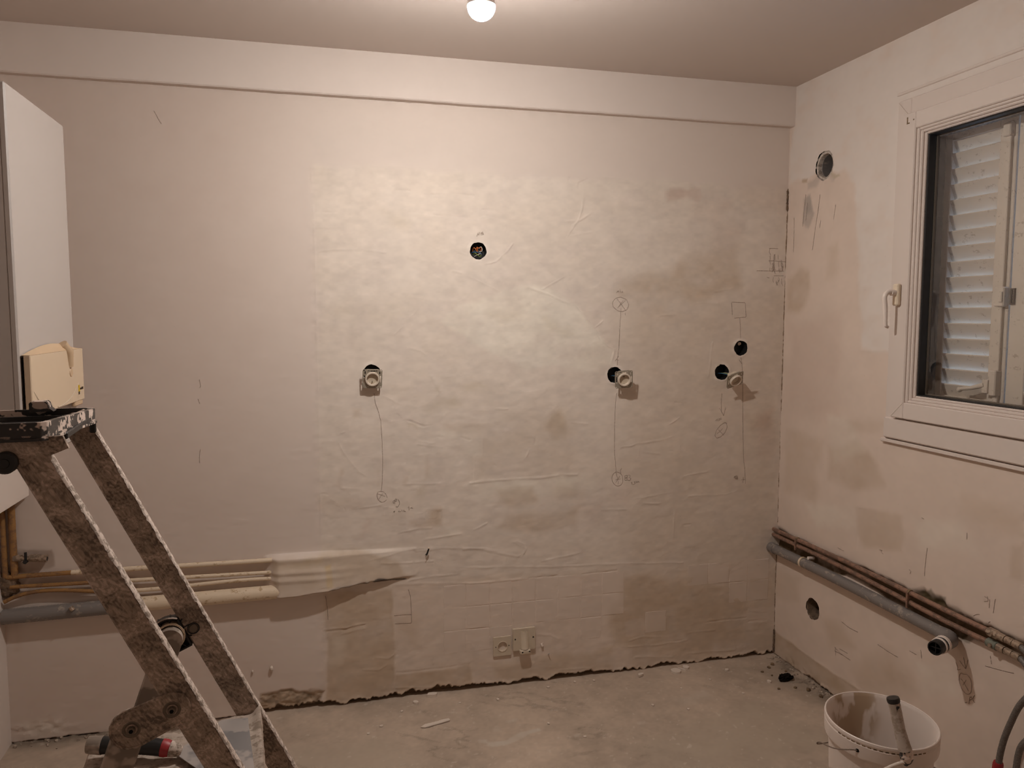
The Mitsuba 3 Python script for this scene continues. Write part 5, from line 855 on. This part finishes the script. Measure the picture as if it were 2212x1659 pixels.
for yb, lab in ((-.178, 'rusty double pipe clip near the corner'), (-.812, 'rusty double pipe clip halfway along the copper pipes')):
    k = thing('pipe_clip', lab, 'pipe clip', None)
    zz = np.interp(-yb, [-q[1] for q in up_], [q[2] for q in up_]), np.interp(-yb, [-q[1] for q in lo_], [q[2] for q in lo_])
    part(k, 'band', cat(*[tube([(-.020, yb + .004, z), (-.020, yb - .004, z)], .0112, 16) for z in zz]), M_MORTAR, 30)
    part(k, 'post', cat(cbox(-.034, -.026, yb - .004, yb + .004, zz[1] - .018, zz[0] + .004, .001), tube([(-.001, yb, (zz[0] + zz[1]) / 2), (-.022, yb, (zz[0] + zz[1]) / 2)], .004, 10)), M_COPPER)
# drain: the outlet points into the room and a little towards the viewer's side
DA = np.array([-.927, -.375, 0.]); DP = np.array([-.083, -1.0292, .4878])
k = thing('drain_pipe', 'grey plastic drain pipe along the right wall ending in an open elbow outlet', 'drain pipe')
dz = lambda y: .4885 + .006 * math.sin(-y * 3)
part(k, 'pipe', tube([(-.030, y, .4905 + .004 * math.sin(-y * 3.1)) for y in np.linspace(-.03, -.975, 30)], .0198, 24), M_GREYPVC, 40)
part(k, 'end_collar', tube([(-.030, .004, .4895), (-.030, -.034, .4905)], .0225, 24), M_GREYPVC, 40)
part(k, 'clip_ring', lathe([(.0198, -.005), (.0222, -.005), (.0222, .005), (.0198, .005)], 28, (0, 1, 0), (-.030, -.233, .4935)), M_CREAM, 30)
part(k, 'clip_post', tube([(-.001, -.262, .518), (-.028, -.262, .520)], .007, 12), M_WHITEP, 30)
part(k, 'elbow', tube([(-.030, -.955, .4905), (-.030, -.985, .4895), (-.034, -1.002, .4885), (-.044, -1.0125, .4880), (-.060, -1.0200, .4878), (-.085, -1.0300, .4878)], [.0205, .0235, .0245, .0245, .0240, .0238], 28), M_GREYPVC, 40)
part(k, 'collar', cat(lathe([(.0238, 0), (.0262, .001), (.0262, .012), (.0236, .013)], 32, DA, DP + DA * 0.000), lathe([(.0232, 0), (.0248, .001), (.0248, .007), (.0225, .008)], 32, DA, DP + DA * 0.023)), M_WHITEP, 30)
part(k, 'gasket', lathe([(.0225, 0), (.0236, .002), (.0236, .012), (.022, .013)], 32, DA, DP + DA * 0.012), M_BLACK, 30)
part(k, 'mouth', lathe([(.0215, 0), (.0222, .002), (.0222, .024), (.0210, .026), (.0185, .026), (.0182, .003), (0, .002)], 36, DA, DP + DA * 0.031), M_BLACK, 30)
part(k, 'web', cat(cbox(-.018, .018, -.001, .001, .034, .050, 0), cbox(-.001, .001, -.018, .018, .034, .050, 0)).apply_transform(rotto(DA, DP)), M_GASKET)

# ------------------------------------------------------------------ pipes on the left of the back wall
for P, split, r, lab in (([(-3.0, -.018, .6060), (-2.77, -.018, .6065), (-2.43, -.018, .6025), (-2.06, -.016, .5985)], -2.80, .0082, 'topmost of the three horizontal pipes behind the ladder, ochre then cream'),
                         ([(-2.99, -.020, .5720), (-2.76, -.020, .5668), (-2.40, -.020, .5592), (-2.06, -.018, .5515)], -2.66, .0066, 'middle one of the three horizontal pipes behind the ladder'),
                         ([(-3.01, -.024, .5215), (-2.975, -.022, .5370), (-2.73, -.020, .5345), (-2.39, -.020, .5290), (-2.06, -.018, .5240)], -2.62, .0066, 'lowest of the three thin horizontal pipes behind the ladder')):
    k = thing('heating_pipe', lab, 'pipe', None)
    S = spline(P, 90); i = int(np.argmin(np.abs(S[:, 0] - split)))
    part(k, 'tube', tube(S[:i + 1], r, 14), M_OCHRE, 40, label='ochre painted length'); part(k, 'painted_length', tube(S[i:], r * 1.06, 14), M_CREAM, 40, label='cream painted length')
k = thing('waste_pipe', 'thick grey plastic waste pipe low behind the ladder, running into the plaster', 'drain pipe')
part(k, 'pipe', tube([(x, -.027, .4705 + (x + 3.) * .016) for x in np.linspace(-3.015, -2.62, 12)], .0255, 24), M_GREYPVC, 40)
part(k, 'painted_length', tube([(x, -.027, .4765 + (x + 2.62) * .008) for x in np.linspace(-2.62, -2.02, 12)], .0258, 24), M_CREAM, 40, label='cream painted length')
for x, r, lab in ((-2.9755, .0112, 'thicker ochre vertical pipe in the left corner'), (-3.0035, .0085, 'thinner ochre vertical pipe in the left corner')):
    k = thing('gas_pipe', lab, 'pipe', None); add(k, bumpy([(x, -.016, .93), (x, -.016, .80), (x, -.016, .70), (x, -.016, .605)], r, 3, 40), M_OCHRE, 40)
k = thing('gas_valve', 'small dirty brass valve on a pipe stub in the left corner', 'valve')
part(k, 'body', cat(tube([(-2.975, -.020, .672), (-2.950, -.020, .670)], .0120, 12), tube([(-2.953, -.020, .670), (-2.925, -.020, .668)], .0090, 12), tube([(-2.925, -.020, .669), (-2.895, -.020, .667)], .0135, 6), tube([(-2.895, -.020, .666), (-2.872, -.020, .664)], [.0125, .0135], 14)), M_BRASS)
part(k, 'mouth', tube([(-2.873, -.020, .664), (-2.8715, -.020, .664)], .008, 14), M_BLACK)
part(k, 'stem', cat(cbox(-2.9395, -2.9315, -.030, -.024, .655, .692, .001), tube([(-2.936, -.020, .660), (-2.936, -.036, .660)], .007, 12)), M_BLACK)
k = thing('mortar_heap', 'rough dark mortar round the pipe joints in the left corner', 'mortar', None)
m = trimesh.creation.icosphere(4, 1.); m.vertices *= (1 + .9 * (meshkit.fbm(m.vertices * 2.2 + 5, 4)[:, None] - .5)); m.vertices *= (.032, .016, .045); m.apply_translation((-3.0, -.008, .575)); add(k, m, M_HEAP, True)
k = thing('copper_tap', 'little copper stub sticking out of the grey pipe left of the ladder', 'pipe fitting'); add(k, cat(tube([(-2.795, -.040, .486), (-2.793, -.062, .494)], .0065, 12), tube([(-2.797, -.056, .497), (-2.788, -.058, .485)], .008, 12)), M_BRASS)
# ------------------------------------------------------------------ white boiler casing on the left wall, its cream cover, the panel below
k = thing('boiler_casing', 'tall white boiler casing on the left wall, above the ladder', 'boiler')
part(k, 'body', cbox(-W + .002, -2.655, -.8895, -.4535, 1.14, 2.040, .001), M_CAB); part(k, 'front_panel', cbox(-2.6565, -2.640, -.890, -.453, 1.14, 2.0405, .004), M_CAB)
part(k, 'lower_panel', cbox(-2.924, -2.9195, -.90, -.012, .886, 1.135, .002), M_PANEL, label='white sheet panel covering the pipes'); part(k, 'lower_panel_flange', cbox(-W + .001, -2.9225, -.903, -.899, .886, 1.135, .001), M_PANEL)
c = thing('cream_cover', 'yellowed cream plastic control cover low on the front of the boiler casing', 'cover')
Y0, Y1, ZT, ZB, XF, XB = -.886, -.451, 1.4065, 1.2575, -2.618, -2.6370
n = 24; yy = np.linspace(Y0, Y1, n); arc = .021 * np.sin(np.pi * np.linspace(0, 1, n))
top = np.array([[(XF * (1 - s_) + XB * s_, y_, ZT + a_ * s_ ** .8) for s_ in np.linspace(0, 1, 5)] for y_, a_ in zip(yy, arc)]); idx = np.arange(n * 5).reshape(n, 5); F = np.stack([idx[:-1, :-1], idx[1:, :-1], idx[1:, 1:], idx[:-1, 1:]], -1).reshape(-1, 4)
part(c, 'top', (top.reshape(-1, 3), F), M_CREAMTOP, 30)
part(c, 'front', cbox(XB + .004, XF, Y0, Y1, ZB, ZT + .0005, .002), M_CREAMBOX)
part(c, 'gap_shade_strip', cbox(XB, XB + .004, Y0 + .004, Y1 - .004, ZB + .01, ZT - .004, 0), M_CHAR)  # near-black strip paints the shade in the gap behind the cover
part(c, 'grip', cat(tube([(XF - .012, -.600, ZT + .016), (XF - .001, -.585, ZT - .004), (XF - .004, -.575, ZT - .045)], [.015, .014, .012], 16), lathe([(0, .002), (.012, .002), (.0145, -.002)], 20, (1, 0, 0), (XF, -.572, ZT - .062))), M_CREAMTOP, 40)
part(c, 'moulded_line', cat(tube(spline([(XF, -.872, 1.318), (XF, -.835, 1.290), (XF, -.80, 1.272)], 12), np.linspace(.0008, .0034, 12), 6), tube(spline([(XF, -.70, 1.262), (XF, -.58, 1.276), (XF, -.50, 1.312)], 12), np.linspace(.0022, .0006, 12), 6)), M_OLDSOCK)
def on_cover(y, z, o=.0): return basis((XF + o, y, z), (0, 1, 0), (0, 0, 1), (1, 0, 0))
part(c, 'emblem', cbox(-.007, .007, -.010, .010, -.0006, .0006, 0).apply_transform(on_cover(-.503, 1.293)), M_LOGO_Y, label='small yellow emblem')
part(c, 'emblem_dark_base', cbox(-.007, .003, -.0045, .0035, -.0006, .0006, 0).apply_transform(on_cover(-.503, 1.281, .0004)), M_LOGO_K)  # dark base printed under the yellow emblem
part(c, 'lettering', cat(*[cbox(x, x + w_, -.0035, h_, -.0006, .0006, 0).apply_transform(on_cover(-.503, 1.292)) for x, w_, h_ in ((.010, .005, .002), (.017, .004, .0015), (.023, .005, .004), (.030, .004, .003), (.036, .004, .0035))]), M_LOGO_K)
part(c, 'foot', cbox(XB + .006, XF - .002, -.535, -.463, ZB - .014, ZB + .004, .003), M_CREAMTOP)

# ------------------------------------------------------------------ step ladder (local: a along its run, d across, z up)
LO, LA, LD = np.array([-2.2651, -1.5884, 0.]), np.array([.9962, .0872, 0.]), np.array([-.0872, .9962, 0.])
ML = basis(LO, LA, LD, (0, 0, 1))
lad = thing('step_ladder', 'plaster-splashed aluminium step ladder with a black tray on top', 'ladder')
ca = lambda z: -.003 - .472 * (z - .998)
th = math.atan(.472); tv = np.array([math.sin(th), -math.cos(th)]); nv = np.array([math.cos(th), math.sin(th)])   # down the rail; towards its front
def LP(a, d, z): return LO + LA * a + LD * d + np.array([0, 0, z])
def L(m): m.apply_transform(ML); return m
MR = np.eye(4); MR[:3, 0], MR[:3, 1], MR[:3, 2] = (nv[0], 0, nv[1]), (0, 1, 0), (-tv[0], 0, -tv[1])     # rail space: x front, y across, z up the rail
def rail_frame(d): 
    m = MR.copy(); m[:3, 3] = (ca(0.), d, 0); return ML @ m
RL = 1.30 / math.cos(th)
for d in (0., .38):
    m = cbox(-.0252, .0252, 0, .024, .01, RL, .003).subdivide_to_size(.02)
    m.apply_transform(rail_frame(d)); kr = part(lad, 'rail', m, M_ALU, 30)
    nu_, nv_ = 1000, 12
    S, Wd = np.meshgrid(np.linspace(.5, RL - .015, nu_), np.linspace(0, 1, nv_), indexing='ij')
    rough = meshkit.fbm(np.stack([S * 140, Wd * 3.5, Wd * 0 + d * 50 + .37], -1), 5); big = meshkit.fbm(np.stack([S * 17, Wd * .9, Wd * 0 + d * 70 + 3.2], -1), 4)
    h = (.0004 + .0022 * np.clip(rough * 1.1 + big * .9 - .6, 0, 1)) * np.sin(np.pi * Wd).clip(0, 1) ** .4
    fx = .0248 + h; fy = -.001 + .026 * Wd + (rough - .5) * .0015
    edge_drop = .011 * np.clip(meshkit.fbm(np.stack([S * 75, Wd * 0 + .4, Wd * 0 + d * 31 + .6], -1), 4) - .42, 0, 1)
    fx = np.where(Wd < .05, .0240 - edge_drop, fx); fy = np.where(Wd < .05, -.0008, fy)
    idx = np.arange(nu_ * nv_).reshape(nu_, nv_); F = np.stack([idx[:-1, :-1], idx[1:, :-1], idx[1:, 1:], idx[:-1, 1:]], -1).reshape(-1, 4)
    V_ = np.stack([fx, fy, S], -1).reshape(-1, 3); V_ = V_ @ rail_frame(d)[:3, :3].T + rail_frame(d)[:3, 3]
    part(kr, 'plaster_crust', (V_, F), M_CRUST, True, label='crust of pale dried plaster on the front edge')
    part(kr, 'foot', L(cbox(ca(0) - .04, ca(0) + .045, d - .004, d + .028, 0.0, .045, .006)), M_BLACK)
# hinge side plates and rear legs
A, Bp = (.0564, .8312), (-.007, .8071)
hull = Point(A).buffer(.0285, 24).union(Point(Bp).buffer(.0325, 24)).convex_hull
def flat(poly, d0, d1, bev=.0):
    return L(extrude(poly, d1 - d0, basis((0, d1, 0), (1, 0, 0), (0, 0, 1), (0, -1, 0))))
kb = part(lad, 'hinge_plate', flat(hull, -.0050, -.0012), M_ALU, label='dirty oval hinge plate with two bolts')
part(kb, 'rim', flat(hull.buffer(.0016).difference(hull.buffer(-.0022)), -.0064, -.0012), M_ALU)
for (a, z) in (A, Bp):
    part(kb, 'bolt', cat(L(lathe([(.0, .0068), (.0062, .0068), (.0066, .0), ], 20, (0, -1, 0), (a, -.0050, z))), L(lathe([(.0095, .0), (.0115, .0010), (.0135, .0010), (.0145, 0)], 24, (0, -1, 0), (a, -.0052, z)))), M_BOLT, 30)
    part(kb, 'bolt_shade_disc', L(lathe([(.0, .0074), (.0035, .0074), (.0035, .006)], 6, (0, -1, 0), (a, -.0052, z))), M_CHAR)  # dark disc on the bolt head, painting the shade of a hollow
crs = trimesh.util.concatenate([tube([LP(Bp[0] + .0318 * math.cos(t), -.002, Bp[1] + .0318 * math.sin(t)) for t in np.linspace(1.75, 3.1, 14)], np.r_[.0005, np.full(12, .0034), .0005], 8)])
part(kb, 'plaster_crust', crs, M_CRUST, True)
lt = math.atan(.352)
for d, (pa, pz) in ((.002, (-.009, .806)), (.352, (.0245, .8099))):
    m = cbox(-.0255, .0255, 0, .022, -pz / math.cos(lt) + .004, .0, .003); top_ = extrude(Point(0, 0).buffer(.0255, 20), .022, basis((0, .022, 0), (1, 0, 0), (0, 0, 1), (0, -1, 0)))
    m = cat(m, top_); M_ = np.eye(4); M_[:3, 0], M_[:3, 2], M_[:3, 3] = (math.cos(lt), 0, -math.sin(lt)), (math.sin(lt), 0, math.cos(lt)), (pa, d, pz); m.apply_transform(M_)
    kl = part(lad, 'rear_leg', L(m), M_RAIL_LEG)
    fa = pa - math.tan(lt) * pz; part(kl, 'foot', L(cbox(fa - .04, fa + .045, d - .004, d + .026, 0., .04, .006)), M_BLACK)
# far hinge: black ribbed housing with a pale ring, seen from inside
fh = Point(.075, .823).buffer(.030, 20).union(Point(.024, .812).buffer(.040, 24)).convex_hull.intersection(Polygon([(-.05, .75), (.083, .75), (.024, .89), (-.05, .89)]))
kh = part(lad, 'hinge_housing', flat(fh, .392, .398), M_BLACK, label='black ribbed hinge housing')
part(kh, 'rim', flat(fh.difference(fh.buffer(-.0035)), .374, .398), M_BLACK)
part(kh, 'pale_edge', L(cat(*[tube([LP0 for LP0 in [(.024 + .0425 * math.cos(t), .371, .812 + .0425 * math.sin(t)) for t in np.linspace(1.2, 2.5, 16)]], .0016, 6)])), M_CRUST, 40)
part(kh, 'ring', L(lathe([(.026, 0), (.030, .0), (.030, .022), (.026, .022), (.026, 0)], 40, (0, -1, 0), (.0245, .394, .812))), M_CREAM, 30, label='pale plastic ring')
part(kh, 'rib', L(cat(*[cbox(.0005 * 0 - .001, .001, .376, .394, .030, .043, 0).apply_transform(basis((.024, 0, .812), (math.cos(t), 0, -math.sin(t)), (0, 1, 0), (math.sin(t), 0, math.cos(t)))) for t in np.radians([-70, -35, 0, 35, 60, 95, 130])])), M_BLACK)
part(kh, 'release_lever', L(cat(cbox(-.0045, .0045, .345, .350, -.035, .022, .002).apply_transform(basis((.0055, 0, .812), (math.cos(.42), 0, math.sin(.42)), (0, 1, 0), (-math.sin(.42), 0, math.cos(.42)))))), M_OCHRE, label='ochre release lever')
part(kh, 'lever_tip', L(cbox(-.006, .006, .344, .351, -.006, .008, .002).apply_transform(basis((-.006, 0, .838), (math.cos(.42), 0, math.sin(.42)), (0, 1, 0), (-math.sin(.42), 0, math.cos(.42))))), M_RED, label='red lever tip')
part(lad, 'bolt', cat(L(lathe([(0, .0035), (.008, .003), (.0100, .0)], 24, (0, -1, 0), (.0703, .380, .8229)))), M_BOLT, 30); part(lad, 'washer', L(lathe([(.0105, 0), (.0108, .0016), (.0126, .0016), (.0130, 0)], 28, (0, -1, 0), (.0703, .380, .8229))), M_BLACK, 30)
# platform, one lower tread
m = cbox(-.135, .203, .026, .378, .578, .608, .006); part(lad, 'platform', L(m), M_LAYER, label='plaster-covered standing platform')
nu_, nv_ = 110, 110
Aa, Dd = np.meshgrid(np.linspace(-.136, .208, nu_), np.linspace(.020, .379, nv_), indexing='ij')
rf = meshkit.fbm(np.stack([Aa * 40, Dd * 90, Aa * 0], -1), 4) - .5
Z_ = .6085 + rf * .006 + .014 * np.exp(-((Aa - .205) / .016) ** 2 - ((Dd - .372) / .045) ** 2) + .004 * np.exp(-((Aa - .200) / .010) ** 2) + .003 * np.exp(-((Dd - .370) / .012) ** 2) + .0016 * np.sin(Dd * 700) * ss(.176, .190, Aa)
Aa2 = Aa + rf * .004 * (Aa > .19)
bord = (Aa < -.1355) | (Aa > .2075) | (Dd < .0205) | (Dd > .3785); Z_ = np.where(bord, .592, Z_)
idx = np.arange(nu_ * nv_).reshape(nu_, nv_); F = np.stack([idx[:-1, :-1], idx[1:, :-1], idx[1:, 1:], idx[:-1, 1:]], -1).reshape(-1, 4)
V_ = np.stack([Aa2, Dd, Z_], -1).reshape(-1, 3) @ ML[:3, :3].T + ML[:3, 3]
part(lad, 'plaster_layer', (V_, F), M_LAYER, True, label='thick layer of dried plaster on the platform')
part(lad, 'tread', L(cbox(ca(.30) - .06, ca(.30) + .03, .024, .38, .285, .305, .004)), M_ALU)
# tray
def tilt(m): m.vertices[:, 2] -= .056 * m.vertices[:, 1]; return m
outer = Polygon([(-.118, -.012), (-.1085, .000), (-.099, .365), (-.112, .405), (-.150, .416), (-.40, .416), (-.40, -.012)]).buffer(-.01).buffer(.01)
inner = outer.buffer(-.010)
def up(poly, z0, z1): return L(tilt(extrude(poly, z1 - z0, T_(0, 0, z0))))
kt = part(lad, 'tray', up(outer, 1.3065, 1.3125), M_TRAY, label='black plastic tool tray splashed with paint')
m = up(outer.difference(inner), 1.3065, 1.3335).subdivide_to_size(.03); part(kt, 'rim', m, M_TRAYRIM)
part(kt, 'inner_ridge', up(inner.buffer(-.035).difference(inner.buffer(-.043)), 1.3115, 1.322), M_TRAY); part(kt, 'lip', up(outer.buffer(.003).difference(outer.buffer(-.001)), 1.3040, 1.3085), M_TRAYRIM)
kn = Polygon([(-.019, 0), (.024, 0), (.017, .006), (.0135, .017), (.010, .0205), (-.0155, .0205), (-.019, .017)])
part(kt, 'knob', L(extrude(kn, .030, basis((-.199, .405, 1.309), (1, 0, 0), (0, 0, 1), (0, -1, 0)))), M_TRAY, label='black stub on the rim')
pc = Polygon([(-.205, 1.310), (-.088, 1.310), (-.080, 1.290), (-.135, 1.268), (-.150, 1.262), (-.205, 1.270)])
part(lad, 'top_bracket', flat(pc, -.003, .006), M_ALU)
part(lad, 'hinge_end', L(cat(lathe([(0, .010), (.015, .010), (.0175, .007), (.0175, -.03), (0, -.03)], 28, (0, -1, 0), (-.167, -.006, 1.2725)), lathe([(0, .013), (.007, .012), (.008, .009)], 16, (0, -1, 0), (-.167, -.006, 1.2725)))), M_BLACK, 30, label='black round plastic hinge end')
part(lad, 'tray_bracket', L(cat(cbox(-.118, -.100, .10, .36, 1.290, 1.302, .002), cbox(-.112, -.100, .373, .380, 1.262, 1.290, .002))), M_BLACK)

# ------------------------------------------------------------------ filling knife on the platform
k = thing('filling_knife', 'wide steel filling knife with a black handle on the ladder platform', 'filling knife')
bl = Polygon([(.046, .220), (.046, .252), (.085, .300), (.122, .3555), (.1770, .347), (.1885, .105), (.125, .085), (.085, .165)])
def kz(m): m.vertices[:, 2] += .012 * np.clip((.1 - m.vertices[:, 0]) / .1, 0, 1.6); return L(m)
m = extrude(bl, .0012, T_(0, 0, .6168)); m = m.subdivide_to_size(.02); part(k, 'blade', kz(m), M_STEEL, label='grey steel blade')
g = spline([(.050, .2355, .6265), (.020, .2415, .635), (-.040, .2625, .640), (-.118, .289, .642)], 24)
gr = np.array([LP(*q[:2], q[2]) for q in g]); hr = np.interp(np.linspace(0, 1, 24), [0, .12, .2, .7, .92, 1], [.009, .0155, .0165, .016, .0175, .014])
part(k, 'handle', tube(gr[5:], hr[5:], 20), M_BLACK, 40, label='black plastic handle'); part(k, 'ring', tube(gr[3:6], [.0150, .0172, .0172], 20), M_RED, 40, label='red ring'); part(k, 'ferrule', tube(gr[0:4], [.010, .0125, .0145, .0155], 20), M_CRUST, 40)
part(k, 'handle_end', tube([gr[-1] - (gr[-1] - gr[-2]) * 2.5, gr[-1] + (gr[-1] - gr[-2]) * 1.2], [.0185, .0165], 18), M_RAIL_LEG, 40); part(k, 'rivet', disc_rough(.006, .004, 5).apply_transform(basis(gr[9] + np.array([0, 0, .0145]), LA, LD, (0, 0, 1))), M_CHIP)

# ------------------------------------------------------------------ bucket with a roller leaning on it
BC, BH, BR = np.array([-.470, -1.228, 0.]), .400, .1445
k = thing('bucket', 'white plastic bucket in front of the right wall', 'bucket')
def bk(m):
    v = m.vertices; f = np.clip(v[:, 2] / BH, 0, 1.05) ** 2
    v[:, 2] -= f * ((v[:, 0]) * .010 - v[:, 1] * .050); v += BC; return m
part(k, 'body', bk(lathe([(0, .0005), (.116, .0005), (.119, .004), (.1325, .330), (.1330, .345), (.1425, .345), (.1440, .350), (.1450, .382), (.1428, .386)], 96)), M_BUCKET, 30)
part(k, 'inside', bk(lathe([(.1405, .398), (.1350, .388), (.128, .33), (.115, .008), (0, .007)], 96)), M_BUCKETIN, 30)
part(k, 'rim', bk(lathe([(.1425, .385), (.1448, .388), (.1456, .393), (.1445, .3985), (.1425, .400), (.1405, .399), (.1395, .394), (.1365, .390)], 96)), M_BUCKET, 40)
nt = []
for i in range(17):
    a = math.radians(186 + i * 5.6); nt.append(cbox(-.0042, .0042, -.0012, .0006, -.0018, .0018, 0).apply_transform(basis((.1432 * math.cos(a), .1432 * math.sin(a), .3855), (-math.sin(a), math.cos(a), 0), (-math.cos(a), -math.sin(a), 0), (0, 0, 1))))
part(k, 'tear_notch', bk(cat(*nt)), M_MORTAR)
def polar(a, r, z): return np.array([r * math.cos(math.radians(a)), r * math.sin(math.radians(a)), z])
wire = [polar(208, .144, .366), polar(204, .152, .366), polar(196, .166, .360), polar(188, .170, .352), polar(170, .168, .335), polar(150, .162, .30), polar(120, .155, .262), polar(90, .152, .252), polar(60, .155, .262), polar(35, .158, .30), polar(28, .150, .35), polar(28, .143, .366)]
m = tube(spline(wire, 80), .0017, 8); part(k, 'wire_handle', bk(m), M_GRAPHITE2, 40, label='thin wire handle')
ear = lathe([(0, .0018), (.0045, .0016), (.005, 0)], 14, polar(208, 1, 0), polar(208, .1440, .366)); part(k, 'ear', bk(ear), M_CHAR)
k = thing('paint_roller', 'paint roller leaning on the bucket, plaster-caked grey handle with a black end', 'paint roller')
hp_ = spline([(-.5615, -1.372, .541), (-.555, -1.380, .500), (-.547, -1.389, .451), (-.5395, -1.397, .415)], 24); hr = np.interp(np.linspace(0, 1, 24), [0, .1, .6, 1], [.0125, .0145, .0135, .0165])
part(k, 'handle', tube(hp_[2:], hr[2:], 20), M_GRIP, 40); part(k, 'end_cap', cat(tube(hp_[:3] + np.array([0, 0, .001]), [.0148, .0158, .0150], 20), cbox(-.5645, -.5545, -1.386, -1.3905, .512, .528, .002)), M_BLACK, 40, label='black end cap')
m = trimesh.creation.icosphere(4, 1.); m.vertices *= (.0165, .014, .026); m.vertices *= 1 + .35 * (meshkit.fbm(m.vertices * 140, 3)[:, None] - .5); m.apply_translation((-.5365, -1.399, .400)); part(k, 'caked_collar', m, M_TRAYRIM, True, label='collar caked with pale paint')
part(k, 'frame_wire', tube(spline([(-.537, -1.402, .385), (-.560, -1.404, .386), (-.590, -1.406, .382), (-.640, -1.41, .365), (-.690, -1.42, .30), (-.700, -1.425, .18), (-.695, -1.425, .07), (-.675, -1.425, .036), (-.62, -1.425, .034)], 60), .0045 * (1 + .3 * (meshkit.fbm(np.stack([np.arange(60) * .5] * 3, 1), 2) - .5)), 10), M_CHIP, 40, label='frame wire covered in white paint'); part(k, 'sleeve', tube([(-.655, -1.425, .034), (-.475, -1.425, .034)], .033, 24), M_CHIP, 40)

# ------------------------------------------------------------------ things on the floor
def chip(label, x, y, r, h, seed, stretch=(1, 1), rot=0., grp=None, mt=None, n=16, amp=.22):
    kk = thing('plaster_chip', label, 'plaster chip', grp)
    m = disc_rough(r, h, seed, n, amp); m.vertices[:, 0] *= stretch[0]; m.vertices[:, 1] *= stretch[1]; m.apply_transform(trimesh.transformations.rotation_matrix(rot, (0, 0, 1))); m.apply_translation((x, y, float(.0005))); add(kk, m, mt or M_CHIP)
chip('larger of two pale plaster discs on the floor by the back wall', -.505, -.0605, .021, .009, 1, amp=.08); chip('smaller of two pale plaster discs on the floor by the back wall', -.449, -.0390, .0145, .009, 2, amp=.08)
chip('narrow pale plaster splinter between the two discs', -.473, -.047, .010, .007, 3, (2.0, .35), -.9); chip('angular plaster chip on the floor left of the two discs', -.665, -.056, .011, .009, 4, (1.4, .7), .5, n=7)
chip('pale round chip against the foot of the back wall', -1.538, -.016, .015, .012, 5, (1.3, .8)); 
for i, (x, y, r) in enumerate([(-.289, -.101, .010), (-.174, -.238, .010), (-1.607, -.060, .012), (-1.665, -.109, .006), (-1.29, -.110, .007), (-.87, -.05, .006), (-.95, -.042, .006), (-1.07, -.06, .006), (-.40, -.16, .006), (-.72, -.30, .007), (-.60, -.36, .006), (-1.15, -.33, .006), (-1.44, -.10, .005), (-.33, -.30, .006), (-.55, -.2, .005), (-1.75, -.20, .007), (-1.80, -.24, .006), (-1.05, -.45, .006)]):
    chip('small pale crumb of plaster on the bare floor', x, y, r, r * .7, 20 + i, (1, .8), i * 1.3, 'plaster crumbs on the floor', n=7)
kk = thing('paper_strip', 'torn pale strip lying on the floor in the foreground, left of the smear', 'paper strip')
m = extrude(Polygon([(-.060, -.012), (-.045, -.018), (.005, -.004), (.052, .010), (.050, .024), (.028, .022), (.0, .012), (-.042, .004)]), .0035, T_(-1.552, -.234, .0025)); add(kk, m, M_CHIP)
kk = thing('black_scrap', 'crumpled black scrap on the floor in the right corner', 'scrap')
m = trimesh.creation.icosphere(4, 1.); m.vertices *= 1 + 1.5 * (meshkit.fbm(m.vertices * 2.6 + 9, 3)[:, None] - .5); m.vertices *= (.030, .016, .016); m.vertices[:, 2] = np.maximum(m.vertices[:, 2], -.010); m.apply_translation((-.098, -.238, .013)); add(kk, m, M_CHAR, True)
for i, (x, y, r) in enumerate([(-.15, -.15, .005), (-.10, -.12, .006), (-.13, -.19, .004), (-.07, -.10, .008), (-.17, -.30, .005), (-.05, -.17, .006), (-.10, -.31, .006), (-.06, -.34, .009), (-.045, -.40, .008)]):
    kk = thing('dark_crumb', 'small dark crumb of rubble on the floor in the right corner', 'rubble', 'dark rubble crumbs in the corner'); m = disc_rough(r, r * .9, 60 + i, 7, .3); m.apply_translation((x, y, .001)); add(kk, m, M_MORTAR)

g = np.random.default_rng(12); bits = []
for i in range(170):
    y = -.03 - .62 * g.random(); x = -abs(g.normal(0, .022)) - .004; r = .0018 + .005 * g.random() ** 2.5
    t = trimesh.creation.icosphere(1, r); t.vertices *= (1 + .5 * (g.random((len(t.vertices), 1)) - .5)); t.apply_scale((1, 1, .8)); t.apply_translation((x, y, r * .6)); bits.append(t)
for i in range(60):
    x = -3.0 + .55 * g.random(); y = -abs(g.normal(0, .02)) - .004; r = .0018 + .005 * g.random() ** 2.5
    t = trimesh.creation.icosphere(1, r); t.vertices *= (1 + .5 * (g.random((len(t.vertices), 1)) - .5)); t.apply_translation((x, y, r * .6)); bits.append(t)
add('plaster_rubble', cat(*bits), M_DEBRIS); labels['plaster_rubble'] = {'label': 'fine plaster rubble swept along the foot of the right and back walls', 'category': 'rubble', 'kind': 'stuff'}
